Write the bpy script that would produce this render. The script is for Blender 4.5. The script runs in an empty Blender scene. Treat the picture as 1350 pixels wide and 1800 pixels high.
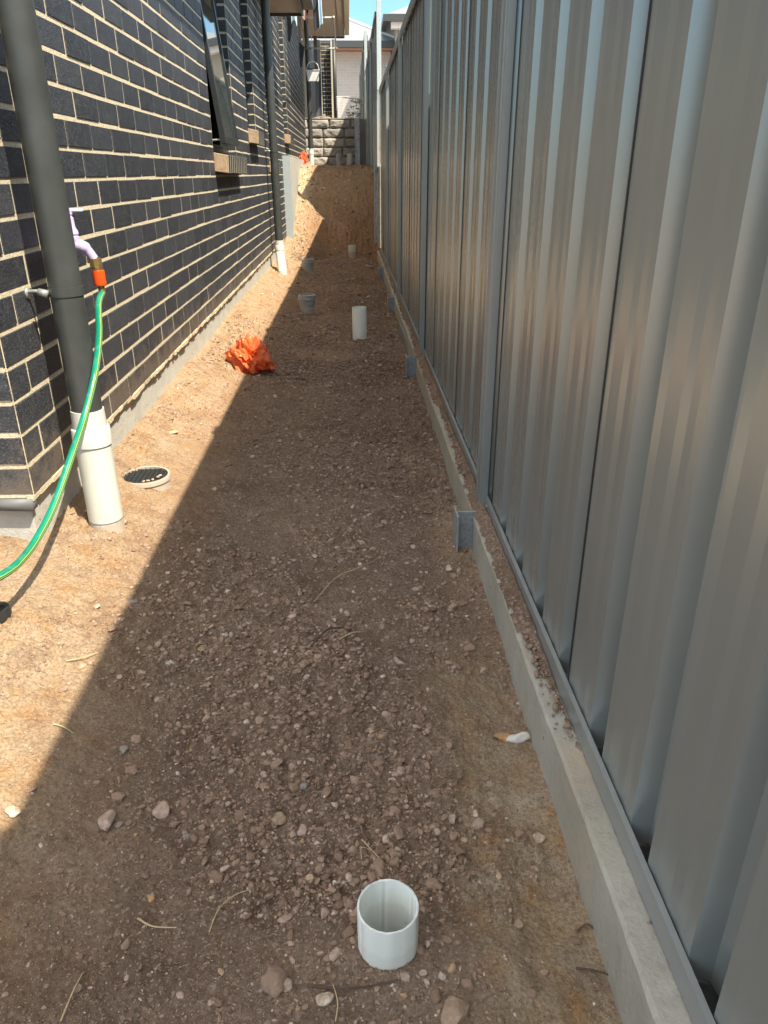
import bpy, bmesh, math, random
import numpy as np
from mathutils import Matrix, Vector
random.seed(7); rng = np.random.default_rng(7)
SC = bpy.context.scene
COL = SC.collection
R = math.radians

# ------------------------------------------------------------------ camera
# the camera is the origin; +Y runs down the passage, the bare soil lies about a metre below
F_PX, PX, PY = 1297.0, 675.0, 900.0
def _d(px, py):
    return Vector((px-PX, -(py-PY), -F_PX)).normalized()
Yw = _d(613, 304); Zw = -_d(688, 3720); Zw = (Zw - Yw*Zw.dot(Yw)).normalized(); Xw = Yw.cross(Zw)
RM = Matrix((Xw, Yw, Zw))
cam = bpy.data.cameras.new('camera'); co = bpy.data.objects.new('camera', cam); COL.objects.link(co)
co.matrix_world = RM.to_4x4()
cam.sensor_fit = 'VERTICAL'; cam.sensor_height = 24; cam.lens = F_PX/1800*24
cam.clip_start = 0.02; cam.clip_end = 600
SC.camera = co

# ------------------------------------------------------------------ light
SUN = Vector((-1.0, 0.9, -1.97)).normalized()          # the way sunlight travels
w = bpy.data.worlds.new('World'); SC.world = w; w.use_nodes = True
nt = w.node_tree; bg = nt.nodes['Background']
sky = nt.nodes.new('ShaderNodeTexSky'); sky.sky_type = 'NISHITA'; sky.sun_disc = False
sky.sun_elevation = math.asin(-SUN.z); sky.sun_rotation = math.atan2(-SUN.x, -SUN.y)
sky.air_density = 1.0; sky.dust_density = 1.6; sky.ozone_density = 1.0
# broken white cloud added overhead, unseen, to lift the shade; clear blue low down
tc = nt.nodes.new('ShaderNodeTexCoord'); sx = nt.nodes.new('ShaderNodeSeparateXYZ'); nt.links.new(tc.outputs['Generated'], sx.inputs[0])
cn = nt.nodes.new('ShaderNodeTexNoise'); cn.inputs['Scale'].default_value = 2.2; cn.inputs['Detail'].default_value = 8; cn.inputs['Roughness'].default_value = .6; nt.links.new(tc.outputs['Generated'], cn.inputs['Vector'])
cr = nt.nodes.new('ShaderNodeValToRGB'); cr.color_ramp.elements[0].position = .36; cr.color_ramp.elements[1].position = .56; nt.links.new(cn.outputs['Fac'], cr.inputs[0])
er = nt.nodes.new('ShaderNodeMapRange'); er.inputs[1].default_value = .22; er.inputs[2].default_value = .5; er.inputs[3].default_value = .08; er.inputs[4].default_value = 1; nt.links.new(sx.outputs[2], er.inputs[0])
mu = nt.nodes.new('ShaderNodeMath'); mu.operation = 'MULTIPLY'; nt.links.new(cr.outputs[0], mu.inputs[0]); nt.links.new(er.outputs[0], mu.inputs[1])
tn = nt.nodes.new('ShaderNodeMix'); tn.data_type = 'RGBA'; tn.blend_type = 'MULTIPLY'; tn.inputs[0].default_value = 1; nt.links.new(sky.outputs[0], tn.inputs[6]); tn.inputs[7].default_value = (.58, .84, .90, 1)
mc = nt.nodes.new('ShaderNodeMix'); mc.data_type = 'RGBA'; nt.links.new(mu.outputs[0], mc.inputs[0]); nt.links.new(tn.outputs[2], mc.inputs[6]); mc.inputs[7].default_value = (7.2, 6.8, 6.3, 1)
nt.links.new(mc.outputs[2], bg.inputs[0]); bg.inputs[1].default_value = 0.12
sl = bpy.data.lights.new('sun', 'SUN'); sl.energy = 3.9; sl.angle = R(0.53); sl.color = (1.0, 0.88, 0.68)
so = bpy.data.objects.new('sun', sl); COL.objects.link(so); so.rotation_euler = SUN.to_track_quat('-Z', 'Y').to_euler()
SC.view_settings.view_transform = 'Standard'; SC.view_settings.look = 'None'
SC.view_settings.gamma = 1; SC.view_settings.exposure = 1.3

# ------------------------------------------------------------------ helpers
def tag(o, label=None, cat=None, group=None, kind=None):
    if label: o['label'] = label
    if cat: o['category'] = cat
    if group: o['group'] = group
    if kind: o['kind'] = kind
    return o
def thing(name, label, cat, loc=(0, 0, 0), group=None, kind=None):
    o = bpy.data.objects.new(name, None); COL.objects.link(o); o.location = loc; o.empty_display_size = .1
    return tag(o, label, cat, group, kind)
def origin(o):
    v = Vector((0, 0, 0))
    while o is not None:
        v += Vector(o.location); o = o.parent
    return v
class MB:
    """collects polygons in world coordinates and links them as one mesh object"""
    def __init__(s): s.v = []; s.f = []
    def add(s, vs, fs):
        b = len(s.v); s.v += [tuple(v) for v in vs]; s.f += [tuple(b+i for i in f) for f in fs]
    def box(s, x0, x1, y0, y1, z0, z1):
        s.add([(x0,y0,z0),(x1,y0,z0),(x1,y1,z0),(x0,y1,z0),(x0,y0,z1),(x1,y0,z1),(x1,y1,z1),(x0,y1,z1)],
              [(0,3,2,1),(4,5,6,7),(0,1,5,4),(1,2,6,5),(2,3,7,6),(3,0,4,7)])
    def quad(s, a, b, c, d): s.add([a, b, c, d], [(0, 1, 2, 3)])
    def tube(s, pts, r, n=10, caps=True):
        pts = [Vector(p) for p in pts]
        rr = r if isinstance(r, (list, tuple)) else [r]*len(pts)
        b = len(s.v); up = Vector((0, 0, 1)); prev = None
        for i, p in enumerate(pts):
            t = (pts[min(i+1, len(pts)-1)]-pts[max(i-1, 0)]).normalized()
            if prev is None:
                a = t.cross(up) if abs(t.z) < .95 else t.cross(Vector((0, 1, 0)))
            else: a = prev - t*prev.dot(t)
            a.normalize(); prev = a; c = t.cross(a)
            for k in range(n):
                q = 2*math.pi*k/n; s.v.append(tuple(p + (a*math.cos(q)+c*math.sin(q))*rr[i]))
        for i in range(len(pts)-1):
            for k in range(n):
                k2 = (k+1) % n; s.f.append((b+i*n+k, b+i*n+k2, b+(i+1)*n+k2, b+(i+1)*n+k))
        if caps:
            s.f.append(tuple(b+k for k in range(n))[::-1]); e = b+(len(pts)-1)*n; s.f.append(tuple(e+k for k in range(n)))
    def lathe(s, prof, x, y, n=40, jag=0.0):
        """prof: list of (radius, z) turned about the vertical through x, y"""
        b = len(s.v)
        for j, (r, z) in enumerate(prof):
            for k in range(n):
                q = 2*math.pi*k/n; dz = random.uniform(-jag, jag) if jag and j in (len(prof)//2-1, len(prof)//2) else 0
                s.v.append((x+r*math.cos(q), y+r*math.sin(q), z+dz))
        for j in range(len(prof)-1):
            for k in range(n):
                k2 = (k+1) % n; s.f.append((b+j*n+k, b+j*n+k2, b+(j+1)*n+k2, b+(j+1)*n+k))
    def build(s, name, m, parent=None, smooth=False, bevel=0.0, auto=None):
        me = bpy.data.meshes.new(name); o0 = origin(parent) if parent else Vector((0, 0, 0))
        me.from_pydata([(v[0]-o0.x, v[1]-o0.y, v[2]-o0.z) for v in s.v], [], s.f); me.update()
        if smooth: me.polygons.foreach_set('use_smooth', [True]*len(me.polygons))
        o = bpy.data.objects.new(name, me); COL.objects.link(o); me.materials.append(m)
        if parent: o.parent = parent
        if bevel:
            b = o.modifiers.new('bevel', 'BEVEL'); b.width = bevel; b.segments = 2; b.limit_method = 'ANGLE'; b.angle_limit = R(40)
        if auto and smooth:
            me.set_sharp_from_angle(angle=R(auto))
        return o
def spline(P, n=12):
    P = [Vector(p) for p in P]; out = []
    for i in range(len(P)-1):
        a = P[max(i-1, 0)]; b = P[i]; c = P[i+1]; d = P[min(i+2, len(P)-1)]
        for k in range(n):
            t = k/n
            out.append(.5*((2*b)+(c-a)*t+(2*a-5*b+4*c-d)*t*t+(3*b-a-3*c+d)*t**3))
    out.append(P[-1]); return out

# ------------------------------------------------------------------ materials
class NT:
    def __init__(s, name):
        s.m = bpy.data.materials.new(name); s.m.use_nodes = True; s.t = s.m.node_tree
        s.p = s.t.nodes['Principled BSDF']; s.co = s.n('ShaderNodeTexCoord').outputs['Object']
    def n(s, t): return s.t.nodes.new(t)
    def l(s, a, b): s.t.links.new(a, b)
    def noise(s, scale, detail=4, rough=.55, vec=None, stretch=None):
        n = s.n('ShaderNodeTexNoise'); n.inputs['Scale'].default_value = scale; n.inputs['Detail'].default_value = detail
        n.inputs['Roughness'].default_value = rough; v = vec or s.co
        if stretch:
            mp = s.n('ShaderNodeMapping'); mp.inputs['Scale'].default_value = stretch; s.l(v, mp.inputs[0]); v = mp.outputs[0]
        s.l(v, n.inputs['Vector']); return n.outputs['Fac']
    def ramp(s, fac, stops):
        r = s.n('ShaderNodeValToRGB'); e = r.color_ramp.elements
        while len(e) < len(stops): e.new(.5)
        for i, (p, c) in enumerate(stops):
            e[i].position = p; e[i].color = (c[0], c[1], c[2], 1) if not isinstance(c, (int, float)) else (c, c, c, 1)
        s.l(fac, r.inputs[0]); return r.outputs[0]
    def mix(s, fac, a, b, mode='MIX'):
        n = s.n('ShaderNodeMix'); n.data_type = 'RGBA'; n.blend_type = mode
        for k, x in ((0, fac), (6, a), (7, b)):
            if isinstance(x, (int, float)): n.inputs[k].default_value = x
            elif isinstance(x, tuple): n.inputs[k].default_value = (*x, 1)
            else: s.l(x, n.inputs[k])
        return n.outputs[2]
    def math(s, op, a, b=0.0):
        n = s.n('ShaderNodeMath'); n.operation = op
        for k, x in ((0, a), (1, b)):
            if isinstance(x, (int, float)): n.inputs[k].default_value = x
            else: s.l(x, n.inputs[k])
        return n.outputs[0]
    def color(s, c):
        if isinstance(c, tuple): s.p.inputs['Base Color'].default_value = (*c, 1)
        else: s.l(c, s.p.inputs['Base Color'])
    def bump(s, h, strength=.3, dist=.01):
        b = s.n('ShaderNodeBump'); b.inputs['Strength'].default_value = strength; b.inputs['Distance'].default_value = dist
        s.l(h, b.inputs['Height']); s.l(b.outputs[0], s.p.inputs['Normal'])
    def set(s, **k):
        for a, b in k.items():
            i = s.p.inputs[a.replace('_', ' ')]
            if isinstance(b, (int, float)): i.default_value = b
            else: s.l(b, i)
def simple(name, c, rough=.6, metal=0, var=.12, scale=30, bump=0.05, spec=.5):
    t = NT(name); f = t.noise(scale, 5)
    a = tuple(x*(1-var) for x in c); b = tuple(min(1, x*(1+var)) for x in c)
    t.color(t.ramp(f, [(.3, a), (.7, b)])); t.set(Roughness=rough, Metallic=metal)
    t.p.inputs['Specular IOR Level'].default_value = spec
    if bump: t.bump(t.noise(scale*6, 3), bump, .003)
    return t.m
M = {}
def mk_brick():
    t = NT('brick'); g = t.n('ShaderNodeNewGeometry'); ri = g.outputs['Random Per Island']
    base = t.ramp(ri, [(0, (.017, .021, .031)), (.5, (.026, .031, .043)), (1, (.039, .044, .056))])
    f1 = t.noise(26, 5); base = t.mix(t.ramp(f1, [(.45, 0), (.75, .45)]), base, (.070, .074, .083))
    sp = t.noise(190, 4, .75); base = t.mix(t.ramp(sp, [(.54, 0), (.66, .75)]), base, (.13, .145, .17)); base = t.mix(t.ramp(sp, [(.34, .7), (.45, 0)]), base, (.008, .010, .014))
    ds = t.noise(7, 6, .7); base = t.mix(t.ramp(ds, [(.62, 0), (.8, .30)]), base, (.22, .19, .15))
    sp2 = t.n('ShaderNodeSeparateXYZ'); t.l(t.co, sp2.inputs[0])            # dust splashed up from the soil
    du = t.ramp(t.math('ADD', sp2.outputs[2], t.math('MULTIPLY', t.noise(9, 7, .75), -.55)), [(0, .30), (.10, 0)])
    base = t.mix(du, base, (.30, .225, .16)); t.color(base); t.set(Roughness=.52); t.bump(t.math('ADD', t.noise(300, 3), t.noise(60, 3)), .55, .004); return t.m
def mk_mortar():
    t = NT('mortar'); f = t.noise(90, 5); t.color(t.ramp(f, [(.3, (.50, .43, .31)), (.7, (.69, .61, .46))]))
    t.set(Roughness=.95); t.bump(t.noise(260, 4), .6, .004); return t.m
def mk_soil():
    t = NT('soil')
    big = t.noise(2.2, 5, .6); mid = t.noise(19, 8, .72); fine = t.noise(150, 6, .8)
    c = t.ramp(mid, [(.28, (.215, .148, .110)), (.5, (.335, .240, .180)), (.72, (.47, .35, .27))])
    c = t.mix(t.ramp(big, [(.45, 0), (.68, .6)]), c, (.50, .385, .29)); c = t.mix(t.ramp(t.noise(3.7, 7, .7), [(.36, .65), (.52, 0)]), c, (.19, .125, .09))
    v = t.n('ShaderNodeTexVoronoi'); v.inputs['Scale'].default_value = 170; t.l(t.co, v.inputs['Vector'])
    g = t.n('ShaderNodeSeparateColor'); t.l(v.outputs['Color'], g.inputs[0])
    c = t.mix(t.ramp(g.outputs[0], [(0, .55), (.35, 0)]), c, (.20, .13, .09)); c = t.mix(t.ramp(g.outputs[0], [(.90, 0), (.98, .6)]), c, (.66, .54, .45))
    b = t.n('ShaderNodeAttribute'); b.attribute_name = 'bank'  # redness of the bank, also the painted orange of the sunlit strip
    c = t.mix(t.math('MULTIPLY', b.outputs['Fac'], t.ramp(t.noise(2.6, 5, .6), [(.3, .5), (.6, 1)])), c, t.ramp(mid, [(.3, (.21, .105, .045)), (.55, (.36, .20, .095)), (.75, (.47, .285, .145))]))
    a = t.n('ShaderNodeAttribute'); a.attribute_name = 'sand'          # pale sand spilt along the sleepers; by the slab a painted sunlit warmth
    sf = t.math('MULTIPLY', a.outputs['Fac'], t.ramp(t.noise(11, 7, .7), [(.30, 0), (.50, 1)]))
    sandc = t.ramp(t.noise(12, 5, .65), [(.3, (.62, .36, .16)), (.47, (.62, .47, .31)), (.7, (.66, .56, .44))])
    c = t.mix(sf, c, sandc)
    c = t.mix(t.ramp(fine, [(.38, .6), (.55, 0)]), c, (.17, .11, .08))
    t.color(c); t.set(Roughness=.97); t.p.inputs['Specular IOR Level'].default_value = .12
    v2 = t.n('ShaderNodeTexVoronoi'); v2.inputs['Scale'].default_value = 110; t.l(t.co, v2.inputs['Vector'])
    h = t.math('SUBTRACT', t.math('ADD', t.noise(45, 9, .78), t.math('MULTIPLY', fine, .5)), t.math('MULTIPLY', v2.outputs['Distance'], .35))
    t.bump(h, 1.0, .012); return t.m
def mk_stone():
    t = NT('stone'); g = t.n('ShaderNodeNewGeometry'); ri = g.outputs['Random Per Island']
    c = t.ramp(ri, [(0, (.22, .148, .110)), (.35, (.30, .210, .158)), (.65, (.36, .255, .195)), (.84, (.42, .305, .24)), (.92, (.52, .40, .33)), (.955, (.66, .55, .48)), (.965, (.30, .28, .265)), (.98, (.50, .31, .16)), (1.0, (.72, .65, .58))])
    c = t.mix(t.ramp(t.noise(120, 5, .7), [(.35, .5), (.65, 0)]), c, (.22, .145, .10))
    t.color(c); t.set(Roughness=.92); t.p.inputs['Specular IOR Level'].default_value = .2
    t.bump(t.noise(260, 4), .6, .003); return t.m
def mk_fence(name='fence_steel', c=(.315, .345, .345), rough=.26):
    t = NT(name); f = t.noise(1.5, 4, .5)
    t.color(t.ramp(f, [(.3, tuple(x*.93 for x in c)), (.7, tuple(x*1.07 for x in c))]))
    t.set(Roughness=rough, Metallic=.45)
    t.p.inputs['Specular IOR Level'].default_value = .75
    return t.m
def mk_concrete(name, a, b, rust=True):
    t = NT(name); f = t.noise(7, 7, .65); c = t.ramp(f, [(.25, a), (.75, b)])
    c = t.mix(t.ramp(t.noise(60, 5, .7), [(.5, 0), (.8, .4)]), c, tuple(x*.6 for x in a))
    if rust: c = t.mix(t.ramp(t.noise(4.5, 5, .6), [(.5, 0), (.75, .55)]), c, (.50, .38, .25))
    c = t.mix(t.ramp(t.noise(31, 3, .5), [(.70, 0), (.73, .75)]), c, (.13, .10, .085))
    t.color(c); t.set(Roughness=.93); t.bump(t.math('ADD', t.noise(130, 4), t.noise(24, 4)), .5, .005); return t.m
def mk_galv(name, a, b):
    t = NT(name); v = t.n('ShaderNodeTexVoronoi'); v.inputs['Scale'].default_value = 60; t.l(t.co, v.inputs['Vector'])
    c = t.ramp(v.outputs['Distance'], [(.1, a), (.6, b)])
    c = t.mix(t.ramp(t.noise(18, 5), [(.45, 0), (.7, .6)]), c, (.30, .26, .22))
    t.color(c); t.set(Roughness=.5, Metallic=.35); return t.m
def mk_pvc(name, c=(.60, .62, .59), dirt=.35, splash=True):
    t = NT(name); f = t.noise(5, 6, .7, stretch=(1, 1, .5))
    cc = t.mix(t.ramp(f, [(.52, 0), (.78, dirt)]), c, (.40, .29, .20))
    cc = t.mix(t.ramp(t.noise(60, 5, .8, stretch=(1, 1, .12)), [(.64, 0), (.74, .28)]), cc, (.32, .30, .28))
    sp = t.n('ShaderNodeSeparateXYZ'); t.l(t.co, sp.inputs[0])
    mud = t.ramp(t.math('ADD', sp.outputs[2], t.math('MULTIPLY', t.noise(38, 6, .75), -.045)), [(0, 1), (.006, 0)])
    cc = t.mix(t.math('MULTIPLY', mud, .6 if splash else .12), cc, (.36, .255, .19)); t.color(cc); t.set(Roughness=.33); t.p.inputs['Subsurface Weight'].default_value = 0; return t.m
def mk_bag():
    t = NT('orange_plastic'); c = t.ramp(t.noise(22, 5), [(.3, (.70, .13, .04)), (.7, (.88, .27, .10))])
    t.color(c); t.set(Roughness=.38); t.bump(t.noise(50, 4, .6), .35, .006)
    tr = t.n('ShaderNodeBsdfTranslucent'); tr.inputs[0].default_value = (.85, .16, .04, 1)
    mx = t.n('ShaderNodeMixShader'); mx.inputs[0].default_value = .3
    out = t.t.nodes['Material Output']; t.l(t.p.outputs[0], mx.inputs[1]); t.l(tr.outputs[0], mx.inputs[2]); t.l(mx.outputs[0], out.inputs[0]); return t.m
def mk_hose():
    t = NT('hose_green'); a = t.n('ShaderNodeAttribute'); a.attribute_name = 'stripe'
    c = t.mix(a.outputs['Fac'], t.ramp(t.noise(9, 4), [(.35, (.0, .16, .10)), (.65, (.0, .23, .145))]), (.62, .60, .03))
    c = t.mix(t.ramp(t.noise(45, 6, .75), [(.55, 0), (.8, .4)]), c, (.35, .36, .30))
    t.color(c); t.set(Roughness=.3); return t.m
def mk_pale_brick():
    t = NT('pale_brick'); b = t.n('ShaderNodeTexBrick'); mp = t.n('ShaderNodeMapping'); mp.inputs['Rotation'].default_value = (R(90), 0, 0)
    t.l(t.co, mp.inputs[0]); t.l(mp.outputs[0], b.inputs['Vector'])
    b.inputs['Color1'].default_value = (.54, .525, .50, 1); b.inputs['Color2'].default_value = (.50, .485, .46, 1); b.inputs['Mortar'].default_value = (.60, .585, .555, 1)
    b.inputs['Scale'].default_value = 1; b.inputs['Brick Width'].default_value = .24; b.inputs['Row Height'].default_value = .086; b.inputs['Mortar Size'].default_value = .007
    t.color(t.mix(t.ramp(t.noise(3, 5), [(.4, 0), (.7, .25)]), b.outputs[0], (.46, .45, .43))); t.set(Roughness=.9); return t.m
def mk_block():
    t = NT('split_block'); g = t.n('ShaderNodeNewGeometry')
    c = t.ramp(g.outputs['Random Per Island'], [(0, (.33, .31, .30)), (1, (.52, .49, .46))])
    c = t.mix(t.ramp(t.noise(14, 6, .7), [(.35, .5), (.7, 0)]), c, (.24, .23, .22))
    t.color(c); t.set(Roughness=.95); t.bump(t.noise(45, 6, .7), .8, .02); return t.m
M['brick'] = mk_brick(); M['mortar'] = mk_mortar(); M['soil'] = mk_soil(); M['stone'] = mk_stone(); M['fence'] = mk_fence()
M['trim'] = mk_fence('fence_trim', (.36, .385, .39), .34)
M['sleeper'] = mk_concrete('sleeper_concrete', (.33, .32, .28), (.50, .48, .42)); M['slab'] = mk_concrete('slab_concrete', (.38, .375, .35), (.52, .51, .475), False)
M['galv'] = mk_galv('galvanised', (.27, .30, .33), (.40, .43, .46)); M['galv_sunlit'] = mk_galv('sunlit_galvanised', (.46, .51, .57), (.62, .67, .73)); M['pvc'] = mk_pvc('white_pvc'); M['pvc_shade'] = mk_pvc('shade_bright_pvc', (.80, .85, .82), .12, False); M['pvc_old'] = mk_pvc('weathered_pvc', (.50, .49, .42), .5)  # lighter copies: galvanised for sunlit tall posts, white PVC for stubs in shade
M['pvc_grey'] = mk_pvc('grey_pvc', (.30, .33, .34), .6); M['dark_pipe'] = simple('charcoal_paint', (.050, .056, .058), .42, 0, .18, 12, .03)
M['bag'] = mk_bag(); M['hose'] = mk_hose(); M['pale_brick'] = mk_pale_brick(); M['block'] = mk_block()
M['lilac'] = simple('lilac_plastic', (.50, .43, .70), .35, 0, .05); M['lilac_pale'] = simple('pale_lilac_plastic', (.70, .66, .78), .35, 0, .05)
M['brass'] = simple('brass', (.42, .30, .13), .38, .8, .25, 60); M['orange'] = simple('orange_connector', (.86, .085, .012), .35, 0, .05)
M['black'] = simple('black_plastic', (.022, .024, .026), .42, 0, .2); M['alu'] = simple('window_aluminium', (.030, .034, .038), .38, .2, .1)
M['void'] = simple('dark_room', (.015, .015, .015), .9, 0, .1); M['soffit'] = simple('soffit_board', (.60, .56, .50), .8, 0, .04, 5)
M['gutter'] = simple('gutter_grey', (.055, .062, .066), .45, .1, .1); M['gutter_pale'] = simple('gutter_beige', (.62, .58, .50), .5, .1, .08)
M['roof_dark'] = simple('dark_roof', (.055, .06, .065), .5, .2, .1, 4); M['roof_pale'] = simple('pale_roof', (.24, .265, .30), .5, .2, .05, 3)
M['cream'] = simple('cream_render', (.60, .56, .46), .9, 0, .06, 5); M['beige'] = simple('beige_render', (.36, .33, .27), .9, 0, .06, 5)
M['white'] = simple('white_paint', (.78, .79, .80), .5, 0, .04); M['bluegrey'] = simple('blue_grey_steel', (.13, .155, .19), .45, .2, .1)
M['membrane'] = simple('grey_membrane', (.12, .125, .135), .55, 0, .15, 9); M['straw'] = simple('dry_stem', (.52, .41, .24), .9, 0, .2, 80)
M['twig'] = simple('dark_twig', (.10, .07, .05), .9, 0, .3, 90); M['plaster'] = simple('white_plaster', (.72, .71, .68), .8, 0, .12, 60, .3)
M['cloth_dark'] = simple('dark_cloth', (.022, .024, .03), .95, 0, .3, 8); M['cloth_blue'] = simple('light_blue_cloth', (.42, .53, .62), .95, 0, .1, 8)
M['cloth_pink'] = simple('faded_pink_cloth', (.42, .30, .27), .95, 0, .1, 8); M['leaf'] = simple('weed_leaf', (.11, .15, .03), .7, 0, .3, 40)
M['sill_end'] = mk_concrete('raw_brick_end', (.22, .13, .09), (.56, .44, .30), False)
M['pale_steel'] = simple('pale_steel', (.40, .46, .49), .4, .1, .05)
def mk_glass():
    t = NT('window_glass'); t.color((.045, .06, .06)); t.set(Roughness=.03); t.p.inputs['Specular IOR Level'].default_value = 1.0; t.p.inputs['Coat Weight'].default_value = .6; return t.m
M['glass'] = mk_glass()

# ------------------------------------------------------------------ numpy noise for the ground
def vnoise(x, y, seed=0):
    def h(i, j):
        n = (i*374761393 + j*668265263 + seed*2246822519) & 0xffffffff
        n = ((n ^ (n >> 13))*1274126177) & 0xffffffff
        return ((n ^ (n >> 16)) & 0xffff)/65535.0
    xi = np.floor(x).astype(np.int64); yi = np.floor(y).astype(np.int64); fx = x-xi; fy = y-yi
    fx = fx*fx*(3-2*fx); fy = fy*fy*(3-2*fy)
    a = h(xi, yi); b = h(xi+1, yi); c = h(xi, yi+1); d = h(xi+1, yi+1)
    return (a*(1-fx)+b*fx)*(1-fy)+(c*(1-fx)+d*fx)*fy
def fbm(x, y, s, o=4, g=.5, seed=0):
    t = 0; a = 1; n = 0
    for k in range(o):
        t = t+a*vnoise(x*s+17.3*k, y*s+9.1*k, seed+k); n += a; a *= g; s *= 2.03
    return t/n-.5
def sstep(a, b, x):
    t = np.clip((x-a)/(b-a), 0, 1); return t*t*(3-2*t)
def ground_z(x, y):
    x = np.asarray(x, float); y = np.asarray(y, float)
    z = -1.045 + .138*sstep(-.25, -.86, x)**1.2 - .025*sstep(.1, .36, x)
    z = z + .05*sstep(-.70, -.95, x)*sstep(1.3, 1.8, y) + .022*np.exp(-((x+.70)/.10)**2-((y-1.93)/.14)**2)
    z = z - .02*sstep(2.4, 1.2, y)*sstep(.15, .33, x)
    z = z + .02*np.exp(-((x-.05)/.25)**2-((y-4.6)/.6)**2)
    # the bank at the far end
    foot = 10.45 - .55*sstep(-.25, -.8, x) + .25*fbm(x, y, 2.5, 3, .5, 40)
    top = 12.35
    t = np.clip((y-foot)/(top-foot), 0, 1); k = t**.85
    up = .06 + .11*fbm(x, y, 1.8, 4, .6, 77)
    z = z*(1-k)+up*k
    z = z + .06*sstep(12.5, 16, y)
    z = z + .055*(1-.8*np.exp(-(((x+.70)**2+(y-2.3)**2)/.12**2)))*fbm(x, y, 1.6, 3, .5, 3) + (.020+.075*sstep(9.9, 10.8, y))*fbm(x, y, 7, 4, .55, 9)
    return z
def pits(x, y):                       # the soil inside the open pipe and the drain lies deep down
    return -.22*((x-.0335)**2+(y-.735)**2 < .0425**2) - .2*((x+.705)**2+(y-2.335)**2 < .073**2)
def clod_mask(x, y):
    return .15+1.3*sstep(-.02, .10, fbm(x, y, 1.7, 4, .6, 91))*(.45+.8*sstep(-.25, .2, x))
def clod(x, y):
    m = .35 + 1.2*sstep(-.06, .12, fbm(x, y, 2.1, 3, .5, 21)) + .9*clod_mask(x, y)*sstep(1.3, 2.2, y) + .9*sstep(9.3, 10.2, y)*(1-.5*sstep(11, 12, y))
    r = np.abs(fbm(x, y, 28, 4, .6, 51))
    return m*(.016*fbm(x, y, 22, 4, .62, 31) + .016*fbm(x, y, 55, 4, .7, 61) - .016*r)
# height field
ys = [-1.6]; 
while ys[-1] < 16.6:
    y = ys[-1]; ys.append(y + (.03 if y < .3 else max(.0042, .0042*y/1.0)))
ys = np.array(ys)
xs = np.concatenate([np.linspace(-4.2, -1.35, 40, endpoint=False), np.linspace(-1.35, -.86, 60, endpoint=False), np.linspace(-.86, .56, 330)])
X, Y = np.meshgrid(xs, ys); Z = ground_z(X, Y)+clod(X, Y)+pits(X, Y)
nx, ny = len(xs), len(ys)
V = np.stack([X, Y, Z], -1).reshape(-1, 3)
idx = np.arange(nx*ny).reshape(ny, nx)
Q = np.stack([idx[:-1, :-1], idx[:-1, 1:], idx[1:, 1:], idx[1:, :-1]], -1).reshape(-1, 4)
def np_mesh(name, V, Q, m, smooth=True):
    me = bpy.data.meshes.new(name); k = Q.shape[1]
    me.vertices.add(len(V)); me.vertices.foreach_set('co', np.ascontiguousarray(V, np.float32).ravel())
    me.loops.add(Q.size); me.loops.foreach_set('vertex_index', Q.astype(np.int32).ravel())
    me.polygons.add(len(Q)); me.polygons.foreach_set('loop_start', np.arange(0, Q.size, k, dtype=np.int32))
    me.polygons.foreach_set('use_smooth', np.full(len(Q), smooth)); me.update(calc_edges=True); me.validate()
    me.materials.append(m); o = bpy.data.objects.new(name, me); COL.objects.link(o); return o
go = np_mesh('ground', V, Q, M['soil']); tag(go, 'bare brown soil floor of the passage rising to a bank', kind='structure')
xx, yy = V[:, 0], V[:, 1]
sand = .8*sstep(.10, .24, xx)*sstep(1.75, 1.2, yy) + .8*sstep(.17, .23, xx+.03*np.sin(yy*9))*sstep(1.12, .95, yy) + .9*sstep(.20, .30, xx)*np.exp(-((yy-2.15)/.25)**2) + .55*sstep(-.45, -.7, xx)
sand += .8*np.exp(-((xx-.24)/.05)**2-((yy-2.75)/.12)**2) + .35*sstep(10.8, 12, yy)+ .35*sstep(-.3, -.6, xx)*sstep(2, .8, yy)  # left-hand terms tint the sunlit strip warmer
bank_sun = .70*sstep(1.8, 8.5, yy)+.35*sstep(9.5, 11, yy)*sstep(-.6, -.3, xx)+.62*sstep(-.40, -.60, xx)  # redder toward the bank; last term paints the sunlit strip more orange
at = go.data.attributes.new('bank', 'FLOAT', 'POINT'); at.data.foreach_set('value', np.clip(bank_sun, 0, 1).astype(np.float32))
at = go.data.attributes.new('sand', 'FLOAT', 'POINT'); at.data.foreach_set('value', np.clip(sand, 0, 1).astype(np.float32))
far = MB(); far.quad((-200, -200, -1.5), (200, -200, -1.5), (200, 300, -1.5), (-200, 300, -1.5))
tag(far.build('terrain', M['soil']), 'wide soil plain around the houses', kind='structure')
ter = MB(); ter.box(-40, 40, 16.72, 120, -1.4, .955)
tag(ter.build('terrace', M['soil']), 'upper terrace of soil behind the block wall', kind='structure')
def gz(x, y): return float(ground_z(x, y))

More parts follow.
